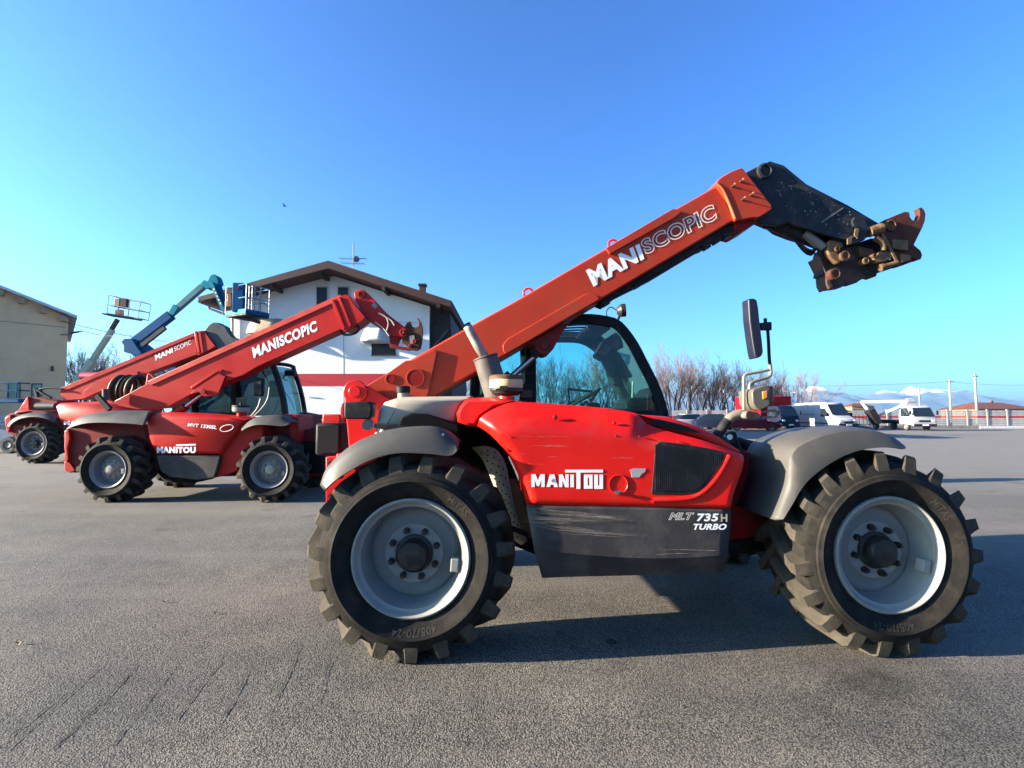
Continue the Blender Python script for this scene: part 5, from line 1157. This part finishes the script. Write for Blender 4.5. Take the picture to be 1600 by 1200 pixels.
# ------------------------------------------------------------------ third telehandler
o3 = G(51, 725); F3 = Frame((o3.x, o3.y + .05, 0), 0)
T3 = empty('telehandler', (o3.x, o3.y + .05, 0), 0, 'farthest red telehandler at the left edge with thin boom lettering and dark grey boom head', 'telehandler')
w3 = make_wheel(T3, Rt=.575, Wd=.46, rim=.335, nl=18, letters=False); w3.location = (F3.L(51, 692, 0).x, 0, .572)
for x, y in ((2.9, 0), (0, 2.1), (2.9, 2.1)):
    o = copy_tree(w3, T3); o.location = (w3.location.x + x, y, .572); o.rotation_euler = (0, R(5), math.pi if y else 0)
P3 = lambda name, pts, y0, y1, m, bevel=.015, **k: P2(name, pts, y0, y1, m, bevel=bevel, par=T3, fr=F3, **k)
P3('chassis', [(20, 670), (240, 670), (240, 712), (20, 706)], .6, 1.6, INNER)
P3('rear_body', c3([(28, 370), (60, 345), (190, 325), (320, 330), (420, 380), (420, 500), (300, 560), (50, 470), (40, 455)]), .5, 1.7, DKRED)
P3('rear_panel', c3([(28, 368), (62, 355), (200, 355), (205, 330), (130, 335), (80, 350), (56, 400), (45, 440), (55, 470), (40, 460), (30, 400)]) if False else c3([(26, 372), (70, 350), (72, 400), (58, 460), (42, 462), (30, 410)]), .42, .6, RED2, bevel=.03)
P3('rear_cover', c3([(80, 345), (110, 325), (205, 322), (215, 340), (130, 358)]), .5, 1.5, RED2, bevel=.03)
P3('rear_wedge', c3([(112, 328), (170, 240), (176, 240), (180, 328)]), .8, 1.6, RED, bevel=.01)
P3('rear_deck', c3([(176, 240), (360, 262), (360, 330), (178, 328)]), .85, 1.6, DKRED, bevel=.02)
b = MB().cyl(F3.L(58, 635, .45), F3.L(88, 635, .45), .11, n=24); b.build('air_tank', FENDER, T3)
fender(T3, c3([(52, 432), (80, 400), (130, 375), (200, 365), (270, 372), (350, 400)]), c3([(48, 418), (80, 380), (140, 352), (210, 342), (290, 345), (352, 375)]), None, .0, .10, .5, FENDER, fr=F3)
hh3 = F3.xz(c3([(345, 300), (365, 280), (430, 275), (700, 262), (900, 290), (900, 400), (700, 430), (400, 420), (370, 385)]), .13)
pillow('hood', hh3, [(0, .9), (-.008, .4), (0, .2), (.02, .14), (.05, .11)], RED2, T3)
P3('hood_foot', c3([(392, 425), (700, 432), (700, 520), (410, 500)]), .2, .8, SKIRT)
T2txt('maker_lettering', 'MANITOU', c3([(400, 415), (640, 415), (640, 390), (400, 390)]), .108, WHITE, fr=F3, par=T3, bold=.06)
P3('boom', [(95, 611), (100, 604), (305, 520), (345, 535), (345, 548), (305, 556), (222, 588), (150, 618), (132, 624), (108, 624)] if False else [(92, 612), (98, 606), (305, 521), (308, 554), (222, 586), (150, 616), (128, 624), (100, 626)], .85, 1.2, RED2)
P3('boom_rail', [(95, 606), (305, 519), (306, 524), (98, 612)], .83, 1.22, RED2, bevel=.004)
P3('boom_side_plate', [(130, 612), (150, 596), (215, 580), (215, 588), (155, 612), (132, 622)], .82, .85, RED2, bevel=.004)
P3('boom_collar', [(303, 519), (312, 517), (318, 516), (337, 541), (325, 548), (309, 556)], .82, 1.23, RED2)
for x in (304, 310): P3('collar_rib', [(x, 518), (x + 3, 517), (x + 8, 550), (x + 5, 552)], .80, .83, RED2, bevel=.003)
P3('boom_head', [(318, 517), (326, 508), (332, 504), (341, 504), (352, 510), (356, 518), (362, 526), (374, 531), (378, 545), (366, 556), (350, 552), (340, 545), (330, 540)], .88, 1.15, mat('charcoal_head_paint', (.028, .034, .038), .45, var=.2), bevel=.02)
T2txt('boom_lettering', 'MANI', [(243, 563.5), (270.5, 550.5), (269.5, 543), (242, 555)], .85, WHITE, fr=F3, par=T3, bold=.05)
T2txt('boom_lettering', 'SCOPIC', [(273, 549), (299, 538), (298, 531), (272, 542)], .85, WHITE, fr=F3, par=T3, bold=.0)
b = MB().tube(resample([F3.L(*p, .8) for p in [(60, 612), (62, 608), (80, 606), (98, 608)]], 14), .03); b.tube(resample([F3.L(*p, .8) for p in [(58, 608), (66, 614), (80, 622)]], 10), .04); b.tube(resample([F3.L(*p, .9) for p in [(56, 607), (60, 620)]], 4), .05); b.build('hydraulic_hoses', PLASTIC, T3)
b = MB().cyl(F3.L(128, 588, 1.9), F3.L(170, 588, 1.9), .12, n=16); b.build('roof_cover', mat('pink_red_cover', (.50, .03, .08), .5), T3)
s3 = resample([F3.L(*p, 1.2) for p in [(270, 640), (272, 600), (280, 560), (292, 552), (330, 552), (345, 562), (352, 600), (356, 640)]], 24); cab3 = empty('cab', (0, 0, 0)); cab3.parent = T3
cabside(1.2, F3, s3, .09, cab3); cabside(2.05, F3, s3, .09, cab3); ly(s3[5:17], 1.2, 2.05, 'roof', FENDER, cab3, .05)
MB().add([(p.x, 1.19, p.z) for p in s3], [tuple(range(len(s3)))]).build('side_window', DKGL, cab3, smooth=0)
ly(s3[16:], 1.2, 2.05, 'windscreen', DKGL, cab3, 0)
b = MB(); p = F3.L(319, 550, 1.5); lathe_z(b, [(.09, 0), (.10, .10), (.07, .17), (.0005, .18)], *p); b.build('warning_beacon', LENSO, T3)
p = F3.L(326, 550, 1.5); b = MB(); b.box(p + Vector((.1, 0, 0)), (.25, .2, .08)); b.build('beacon_base', FENDER, T3, bevel=.02)

# ------------------------------------------------------------------ white gabled house
HYY = 27.0; HOUSEGL = mat('house_window_glass', (.008, .009, .012), .15, var=0, rv=0, spec=.12)
hm = mat('white_render', (.66, .67, .68), .8, var=.05, vs=.6, dirt=(.52, .53, .54), dscale=.4, damt=.3, bump=.1, bs=20)
BRN = mat('brown_roof_edge', (.036, .011, .008), .6, var=.2, vs=1.5)
DBRN = mat('dark_timber_and_shade', (.012, .006, .005), .7, var=.3, vs=2)
TILE = mat('dark_red_tile', (.06, .016, .012), .8, var=.3, vs=2)
XL, XR = W(365, 500, HYY).x, W(671, 500, HYY).x; XC = W(513, 400, HYY).x
house = empty('gabled_house', (XC, HYY, 0), 0, 'white gabled house with brown roof, red wall band and roof aerial', 'house')
HF = Frame((XC, HYY, 0), 0)
hx = lambda pts, y: HF.xz(pts, y)
zr_ = HF.L(513, 428, 0).z; zeL = HF.L(365, 470, 0).z; zeR = HF.L(671, 479, 0).z
gw = [(XL - XC, 0), (XR - XC, 0), (XR - XC, zeR), (0, zr_), (XL - XC, zeL)]
MB().prism(gw, 0, 12).build('wall', hm, house, smooth=0)
OH = -1.3
top = hx([(309, 464), (513, 407), (706, 470)], OH); bot = hx([(311, 471), (513, 419), (703, 479)], OH)
def slope(a, b_, a2, b2, name):
    MB().prism([a, b_, b2, a2], OH + .12, 13).build(name, TILE, house, smooth=0)
slope(top[0], top[1], bot[0], bot[1], 'roof_slope'); slope(top[1], top[2], bot[1], bot[2], 'roof_slope')
for i in (0, 1): MB().prism([top[i], top[i + 1], bot[i + 1], bot[i]], OH, OH + .11).build('barge_board', BRN, house, smooth=0)
for x0, z0 in ((0, bot[1][1] - .10),): MB().box((0, OH / 2 + .1, z0 - .1), (.22, -OH, .25)).build('ridge_beam', DBRN, house, smooth=0)
for t in (.45, .9):
    for sgn in (1, 2):
        a = Vector(bot[1]).lerp(Vector(bot[0 if sgn == 1 else 2]), t); MB().box((a.x, OH / 2 + .1, a.y - .13), (.18, -OH, .2)).build('rafter_end', DBRN, house, smooth=0)
MB().tube([(bot[0][0] + .02, OH, bot[0][1]), (bot[0][0] + .02, 13, bot[0][1])], .09, n=8).build('gutter', BRN, house)
MB().tube([(p.x, p.y, p.z) for p in [HF.L(327, 472, 0), HF.L(327, 482, 0), HF.L(348, 490, 0), HF.L(364, 494, -.1)]], .06, n=8).build('downpipe', DBRN, house)
MB().tube([HF.L(363, 494, -.12), HF.L(363, 640, -.12)], .07, n=8).build('downpipe', mat('beige_pipe', (.45, .40, .33), .5), house)
MB().prism(hx([(670.5, 479), (703, 480), (706, 545), (706, 650), (670.5, 650)], .25), .25, 9).build('side_porch', DBRN, house, smooth=0)  # dark timber screen; its near-black colour also holds the porch's shade
MB().bar(HF.L(676, 543, .2), HF.L(700, 515, .2), .10).build('porch_brace', FENDER, house, smooth=0)
MB().tube(resample([HF.L(*p, .15) for p in [(673, 530), (672, 510), (676, 501), (683, 502), (690, 508)]], 14), .05, n=8).build('porch_pipe', BLACKP, house)
for a, c, d in ((494.7, 511, 476), (528, 544, 476)):
    w_ = empty('window', (0, 0, 0)); w_.parent = house
    MB().prism(hx([(a, 448.5), (c, 448.5), (c, d), (a, d)], -.03), -.03, .02).build('window_pane', HOUSEGL, w_, smooth=0)
    b = MB()
    for q in ([(a - 1.2, 447.2), (c + 1.2, 447.2), (c + 1.2, 448.7), (a - 1.2, 448.7)], [(a - 1.2, d), (c + 1.2, d), (c + 1.2, d + 1.2), (a - 1.2, d + 1.2)], [(a - 1.2, 448.8), (a, 448.8), (a, d - .1), (a - 1.2, d - .1)], [(c, 448.8), (c + 1.2, 448.8), (c + 1.2, d - .1), (c, d - .1)]): b.prism(hx(q, -.06), -.06, .02)
    b.build('window_frame', mat('grey_frame', (.45, .44, .45), .6), w_, smooth=0)
w_ = empty('window', (0, 0, 0)); w_.parent = house
MB().prism(hx([(580.5, 537), (618, 537), (618, 554), (580.5, 554)], -.03), -.03, .02).build('window_pane', HOUSEGL, w_, smooth=0)
MB().prism(hx([(579.5, 554), (619, 554), (619, 555.5), (579.5, 555.5)], -.1), -.10, .02).build('window_sill', DBRN, w_, smooth=0)
def awning(pa, y, name, m):
    p = hx(pa, y)
    b = MB(); x0, x1 = p[0][0], p[1][0]; z0, z1 = p[0][1], p[2][1]; h = z1 - z0; n = 8; cs = []
    for i in range(n + 1):
        t = math.pi / 2 * i / n; yy = -.06 - .7 * math.cos(t); zz = z0 + h * math.sin(t); s = .12 * (1 - math.cos(t))
        cs.append([(x0 + (.25 * i / n), yy, zz), (x0 + (x1 - x0) * .33, yy - .02, zz), (x0 + (x1 - x0) * .66, yy - .02, zz), (x1 - .25 * i / n, yy, zz)])
    b.loft(cs); o = b.build(name, m, house, smooth=30, solid=.05)
    b = MB(); 
    for xx in (x0, x1): b.add([(xx, -.02, z0), (xx, -.76, z0), (xx + (.2 if xx == x0 else -.2), -.4, z0 + h * .85), (xx + (.25 if xx == x0 else -.25), -.02, z1)], [(0, 1, 2, 3)])
    b.build('awning_side', m, house, smooth=0, solid=.03)
awning([(570, 536), (607, 536), (607, 513)], 0, 'window_awning', mat('white_awning', (.60, .58, .56), .6))
awning([(396, 524), (446, 524), (446, 499)], 0, 'window_awning', mat('tan_awning', (.42, .33, .22), .7))
MB().prism(hx([(454, 584), (671, 584), (671, 603), (466, 603)], -.015), -.015, .005).build('red_band', mat('red_band_paint', (.38, .006, .02), .6, var=.05), house, smooth=0)
b = MB()
for x in (536.5,): b.prism(hx([(x, 520), (x + .8, 520), (x + .8, 650), (x, 650)], -.008), -.008, .004)
b.prism(hx([(600, 502), (660, 504), (660, 504.8), (600, 502.8)], -.008), -.008, .004); b.build('panel_joint', mat('joint_grey', (.28, .30, .34), .8), house, smooth=0)
b = MB().prism(hx([(512, 524), (519, 524), (519, 528), (512, 528)], -.1), -.1, .0); b.build('wall_lamp', PLASTIC, house)
b = MB().bar(HF.L(455, 614, -.15), HF.L(472, 615, -.15), .04); b.build('wall_bracket', PLASTIC, house)
cz = HF.L(660, 446, 3).z; cx_ = HF.L(660.5, 446, 3).x
MB().box((cx_, 3, cz - .9), (.34, .34, 1.8)).build('chimney', TILE, house, smooth=0); MB().box((cx_, 3, cz), (.46, .46, .12)).build('chimney_cap', BRN, house, smooth=0)
# aerial on the ridge
am = HF.L(552, 380, 2); a0 = HF.L(552, 425, 2); b = MB().tube([a0, am], .035, n=6); b.build('aerial_mast', DULLST, house)
def yagi(z, ln, n_, tilt, name):
    b = MB(); c = Vector((am.x, 2, z)); b.bar(c - Vector((ln / 2, 0, 0)), c + Vector((ln / 2, 0, tilt)), .03)
    for i in range(n_):
        x = -ln / 2 + ln * i / (n_ - 1); b.bar(c + Vector((x, -.3, tilt * (i / n_))), c + Vector((x, .3, tilt * (i / n_))), .015)
    b.build(name, DULLST, house)
yagi(HF.L(552, 404, 2).z, 1.5, 9, 0, 'aerial_array'); yagi(HF.L(552, 411, 2).z, 1.3, 8, -.05, 'aerial_array')
b = MB()
for i in range(6): zz = am.z - .08 - i * .17; b.bar((am.x - .09, 2, zz), (am.x + .12, 2, zz + .04), .02)
b.build('aerial_array', DULLST, house)
c = HF.L(557, 405, 1.9); b = MB().lathe([(.0005, 0), (.10, .01), (.17, .045), (.18, .05)], c=(0, 0, 0), n=20); o = b.build('satellite_dish', DULLST, house, solid=.01); o.location = c; o.rotation_euler = (R(20), 0, R(30))

# ------------------------------------------------------------------ tan building at the left edge
BY = 34.0
tan = mat('tan_wall', (.72, .50, .28), .85, var=.10, vs=.7, dirt=(.56, .39, .22), dscale=.5, damt=.3, bump=.15, bs=14)
o = W(102, 600, BY); BF = Frame((o.x, BY, 0), R(42))
bl = empty('tan_building', (o.x, BY, 0), R(42), 'tan rendered building with a sloping pale roof edge at the left edge', 'building')
e0 = BF.L(102, 497, 0); e1 = BF.L(0, 448, 0); sl = (e1.z - e0.z) / (e1.x - e0.x)
XF = -14; zf = e0.z + sl * (XF)
MB().prism([(0, 0), (0, e0.z), (-7, e0.z + sl * -7), (-14, e0.z), (-14, 0)], 0, 15).build('wall', tan, bl, smooth=0)
for i, (px, py) in enumerate(((2, 455), (34, 468), (68, 483), (99, 496))):
    c = BF.L(px, py, -.2); MB().box((c.x, -.25, c.z - .1), (.28, .5, .36)).build('rafter_end', mat('tan_beam', (.36, .27, .17), .8), bl, smooth=0)
rt_ = BF.xz([(121, 493), (0, 445)], -.7); RFM = mat('pale_roof_edge', (.62, .62, .64), .5, var=.1)
mx_ = -7; q0 = rt_[0]; s_ = (rt_[1][1] - rt_[0][1]) / (rt_[1][0] - rt_[0][0]); q1 = (mx_, q0[1] + s_ * (mx_ - q0[0]))
MB().prism([q0, (q0[0], q0[1] - .16), (q1[0], q1[1] - .16), q1], -.7, 15.6).build('roof_slope', RFM, bl, smooth=0)
MB().prism([q1, (q1[0], q1[1] - .16), (2 * mx_ - q0[0], q0[1] - .16), (2 * mx_ - q0[0], q0[1])], -.7, 15.6).build('roof_slope', RFM, bl, smooth=0)
for a, c in ((12, 32), (49, 66)):
    w_ = empty('window', (0, 0, 0)); w_.parent = bl; t, d = (597, 622) if a < 20 else (599, 620)
    MB().prism(BF.xz([(a + 1.6, t + 1.6), (c - 1.6, t + 1.6), (c - 1.6, d), (a + 1.6, d)], -.02), -.02, .01).build('window_pane', mat('window_green_glass', (.14, .30, .20), .1, var=.5, vs=1.2, spec=.8), w_, smooth=0)
    b = MB()
    for q in ([(a, t), (c, t), (c, t + 1.6), (a, t + 1.6)], [(a, t + 1.7), (a + 1.6, t + 1.7), (a + 1.6, d), (a, d)], [(c - 1.6, t + 1.7), (c, t + 1.7), (c, d), (c - 1.6, d)]): b.prism(BF.xz(q, -.06), -.06, .01)
    b.build('window_frame', BLACKP, w_, smooth=0)
MB().prism(BF.xz([(30, 608), (49, 608), (49, 620), (30, 620)], -.03), -.03, .0).build('wall_patch', mat('pale_wall_patch', (.60, .46, .28), .8), bl, smooth=0)
MB().prism(BF.xz([(79, 572), (84, 572), (84, 580), (79, 580)], -.08), -.08, 0).build('wall_box', FENDER, bl, smooth=0)
MB().prism(BF.xz([(0, 501), (102, 511), (102, 512), (0, 502)], -.008), -.008, 0).build('string_line', mat('tan_line', (.22, .18, .13), .8), bl, smooth=0)
c = BF.L(104, 523, -.2); b = MB().tube([c + Vector((-.3, .1, -.02)), c, BF.L(112, 521, -.2)], .03); b.build('lamp_arm', DULLST, bl)
a, c = BF.L(109, 521, -.3), BF.L(130, 518, -.3); b = MB(); d = c - a
b.loft([[a + d * t + Vector((0, yy, zz * k)) for t, k in ((0, .5), (.3, 1), (.6, .9), (1, .2))] for yy, zz in ((-.10, 0), (-.07, .09), (.07, .09), (.10, 0), (0, -.05), (-.10, 0))]); b.build('lamp_head', PLASTIC, bl)
wire('overhead_cable', (BF.M @ BF.L(101, 503, -.1), W(372, 545, 26.8)), .020, 'dark overhead cable strung from the tan building to the white house', sag=.25)
wire('overhead_cable', (BF.M @ BF.L(103, 503, -.1), W(205, 524, 25)), .016, 'short second cable sagging beside the tan building', sag=.35)

# ------------------------------------------------------------------ blue boom lift
LY = 19.5; o = W(300, 640, LY); LF = Frame((o.x, LY, 0), 0)
lift = empty('boom_lift', (o.x, LY, 0), 0, 'blue articulated boom lift holding its basket in front of the white house', 'boom lift')
Lp = lambda x, y, d=0: LF.L(x, y, d)
MB().box((.3, .6, .75), (2.6, 2.0, .7)).build('chassis', BLUEP, lift, bevel=.05)
for x in (-.8, 1.4):
    for y in (-.35, 1.5): w_ = veh_wheel(lift, x, y, .42, 1)
MB().prism([(-.7, 1.1), (1.1, 1.1), (1.0, 1.9), (-.5, 2.0)], .1, 1.2).build('turntable', BLUEP, lift, bevel=.05)
MB().bar(Lp(330, 620, .6), Lp(222, 540, .6), .30, .28).build('lower_arm', BLUEP, lift, bevel=.02)
MB().bar(Lp(322, 632, .75), Lp(205, 548, .75), .16, .18).build('lower_arm_link', BLUEP, lift, bevel=.02)
MB().prism(LF.xz([(189, 534), (194, 529), (206, 529), (216, 545), (222, 552), (216, 556), (193, 550), (193, 540)], .35), .35, .85).build('elbow', BLUEP, lift, bevel=.02)
MB().bar(Lp(203, 541, .6), Lp(268, 492, .6), .28, .34).build('main_boom', BLUEP, lift, bevel=.02)
MB().bar(Lp(260, 497, .6), Lp(318, 447, .6), .20, .24).build('boom_extension', mat('dark_green_blue', (.01, .10, .14), .45), lift, bevel=.02)
MB().bar(Lp(268, 491, .3), Lp(276, 478, .3), .12, .25).build('extension_block', TEAL, lift, bevel=.02)
MB().bar(Lp(222, 540, .3), Lp(258, 512, .3), .14).build('lift_ram', BLACKP, lift)
MB().prism(LF.xz([(312, 443), (318, 437), (324, 439), (328, 430), (334, 428), (339, 432), (342, 441), (336, 450), (322, 451)], .42), .42, .80).build('jib_knuckle', TEAL, lift, bevel=.03)
MB().bar(Lp(336, 437, .55), Lp(352, 482, .55), .20, .26).build('jib', BLUEP, lift, bevel=.02)
MB().bar(Lp(331, 442, .42), Lp(350, 486, .42), .10, .13).build('jib_link', TEAL, lift, bevel=.01)
b = MB()
for i in range(5): q = Lp(334.5 + i * 2.5, 452 + i * 5.5, .36); b.box(q, (.05, .02, .09), Matrix.Rotation(R(-30), 3, 'Y'))
b.build('warning_stripe', mat('pale_yellow', (.6, .6, .3), .5), lift)
# basket: built round its own floor, turned a little
A = Lp(352.5, 485, .2); Bq = Lp(384, 488, -.35); Cq = Lp(420, 499, .55)
ux = (Cq - Bq); ux.z = 0; uy = (A - Bq); uy.z = 0
zf_ = Lp(384, 492, 0).z; H_ = 1.12
def bp(u, v, z): return Bq + ux * u + uy * v + Vector((0, 0, zf_ + z - Bq.z))
bas = empty('basket', (0, 0, 0)); bas.parent = lift
b = MB(); vs = [bp(u, v, z) for z in (-.05, .03) for u, v in ((0, 0), (1, 0), (1, 1), (0, 1))]; b.add(vs, [(0, 1, 2, 3), (4, 5, 6, 7), (0, 1, 5, 4), (1, 2, 6, 5), (2, 3, 7, 6), (3, 0, 4, 7)]); b.build('basket_floor', PLASTIC, bas, smooth=0)
for (u0, v0, u1, v1, m) in ((0, 0, 1, 0, BLUEP), (0, 1, 0, 0, TEAL), (1, 0, 1, 1, BLUEP), (0, 1, 1, 1, BLUEP)):
    a, c = bp(u0, v0, .09), bp(u1, v1, .09); MB().bar(a, c, .03, .17).build('toe_board', m, bas, smooth=0)
RAIL = mat('pale_blue_rail', (.16, .24, .28), .4)
for (u, v) in ((0, 0), (.25, 0), (.62, 0), (1, 0), (0, 1), (1, 1), (.5, 1), (0, .55), (1, .5), (.12, 0), (.36, 0)):
    MB().cyl(bp(u, v, .1), bp(u, v, H_), .020, n=8).build('rail_post', RAIL, bas)
b = MB()
for z in (H_, .62):
    P_ = [bp(*q, z) for q in ((0, 0), (1, 0), (1, 1), (0, 1), (0, 0))]
    for a, c in zip(P_, P_[1:]): b.cyl(a, c, .022, n=8)
b.cyl(bp(.62, 0, .55), bp(1, 0, .45), .02, n=8); b.build('guard_rail', mat('blue_rail', (.05, .20, .30), .4), bas)
MB().box(bp(.10, .45, .66), (.42, .30, 1.12), Matrix.Rotation(R(4), 3, 'Z')).build('control_cabinet', BLUEP, bas, bevel=.03)
MB().box(bp(-.02, .75, .55), (.18, .2, .5), Matrix.Rotation(R(4), 3, 'Z')).build('control_panel', mat('orange_brown_panel', (.30, .12, .04), .5, var=.4, vs=8), bas, bevel=.02)
MB().box(bp(.10, .45, 1.0), (.10, .34, .10), Matrix.Rotation(R(4), 3, 'Z')).build('red_box', DKRED, bas)
MB().bar(Lp(351, 489, .4), Lp(404, 503, .3), .3, .14).build('basket_support', BLACKP, lift, bevel=.02)

# ------------------------------------------------------------------ pale lift with small basket
SY = 30.0; o = W(110, 640, SY); SF = Frame((o.x, SY, 0), 0)
sl_ = empty('mast_lift', (o.x, SY, 0), 0, 'pale green boom lift with a square basket high beside the tan building', 'boom lift')
Sp = lambda x, y, d=0: SF.L(x, y, d)
PG2 = mat('pale_green_grey', (.34, .36, .28), .5, var=.15, vs=1, dirt=(.2, .2, .14), dscale=2, damt=.4)
MB().box((0, .5, .8), (2.4, 1.8, .9)).build('chassis', PG2, sl_, bevel=.05)
for x in (-.9, .9):
    for y in (-.3, 1.3): veh_wheel(sl_, x, y, .42, 1)
MB().bar(Sp(104, 622, .4), Sp(146, 563, .4), .42, .42).build('lower_boom', PG2, sl_, bevel=.03)
MB().bar(Sp(140, 570, .4), Sp(176, 515, .4), .26, .26).build('middle_boom', PG2, sl_, bevel=.02)
MB().bar(Sp(170, 522, .4), Sp(184, 499, .4), .20, .20).build('upper_boom', RUSTRED, sl_, bevel=.02)
c0_ = Sp(181, 499, .4); b = MB().bar(Sp(168, 492, .35), Sp(215, 499, .35), .8, .08); b.build('basket_floor', RUSTRED, sl_)
q = [Sp(167, 491, -.1), Sp(216, 498, -.1)]; q2 = [Sp(170, 461, -.1), Sp(220, 471, -.1)]; dy = Vector((0, .85, 0))
for k in range(2):
    for t in (0, .33, .66, 1):
        MB().cyl(q[0].lerp(q[1], t) + dy * k, q2[0].lerp(q2[1], t) + dy * k, .022, n=6).build('rail_post', mat('grey_rail', (.30, .27, .30), .5), sl_)
b = MB()
for t in (.05, .5, 1):
    A_, B_ = q[0].lerp(q2[0], t), q[1].lerp(q2[1], t)
    b.cyl(A_, B_, .024, n=6); b.cyl(A_ + dy, B_ + dy, .024, n=6); b.cyl(A_, A_ + dy, .024, n=6); b.cyl(B_, B_ + dy, .024, n=6)
b.build('guard_rail', mat('grey_rail', (.3, .3, .3)), sl_)
MB().box(Sp(187, 474, .3), (.45, .3, .5)).build('control_box', OCHRE, sl_, bevel=.03); MB().box(Sp(194, 474, .1), (.5, .25, .55)).build('cover_bag', PLASTIC, sl_, bevel=.05); MB().box(Sp(187, 488, .3), (.35, .3, .3)).build('foot_box', LENSO, sl_, bevel=.03)

# ------------------------------------------------------------------ blue scissor lift at the left edge
KY = 18.5; o = W(2, 640, KY); KF = Frame((o.x, KY, 0), 0)
sc = empty('scissor_lift', (o.x, KY, 0), 0, 'lowered blue scissor lift at the left edge behind the farthest telehandler', 'scissor lift')
zb_, zt_, xr = .35, KF.L(0, 622, 0).z, KF.L(28, 640, 0).x
MB().box((-.3, .22, .62), (xr + 1.3, .5, .5)).build('chassis', mat('deep_blue_paint', (.01, .045, .14), .45, var=.2), sc, bevel=.04)
for x in (-1.0, xr - .2):
    for y in (0, .45): veh_wheel(sc, x, y, .30, 1)
for i in range(3):
    b = MB().bar((-1.1, -.02 - .01 * i, .95 + i * .14), (xr - .1, -.02, 1.06 + i * .14), .05, .08); b.build('scissor_arm', BLUEP, sc, smooth=0)
MB().box((-.45, .2, zt_ - .1), (xr + 1.6, .5, .14)).build('platform', BLUEP, sc, bevel=.02)
for i in range(7):
    x = -1.4 + i * (xr + 1.35) / 6; MB().cyl((x, -.04, zt_), (x, -.04, zt_ + .55), .022, n=6).build('rail_post', BLUEP, sc)
b = MB()
for z in (.28, .55): b.cyl((-1.45, -.04, zt_ + z), (xr, -.04, zt_ + z), .024, n=6); b.cyl((xr, -.04, zt_ + z), (xr, 0.40, zt_ + z), .024, n=6)
b.build('guard_rail', BLUEP, sc)

# ------------------------------------------------------------------ air
def haze_box():
    b = MB().box((2500, 1600, 129), (13000, 5600, 262)); m = bpy.data.materials.new('haze_air'); m.use_nodes = True; n = m.node_tree.nodes; n.clear()
    o = n.new('ShaderNodeOutputMaterial'); v = n.new('ShaderNodeVolumePrincipled'); v.inputs['Density'].default_value = .00013; v.inputs['Color'].default_value = (.36, .66, 1, 1); v.inputs['Anisotropy'].default_value = .3
    m.node_tree.links.new(v.outputs[0], o.inputs['Volume']); return tag(b.build('haze', m, smooth=0), kind='stuff')
haze_box()
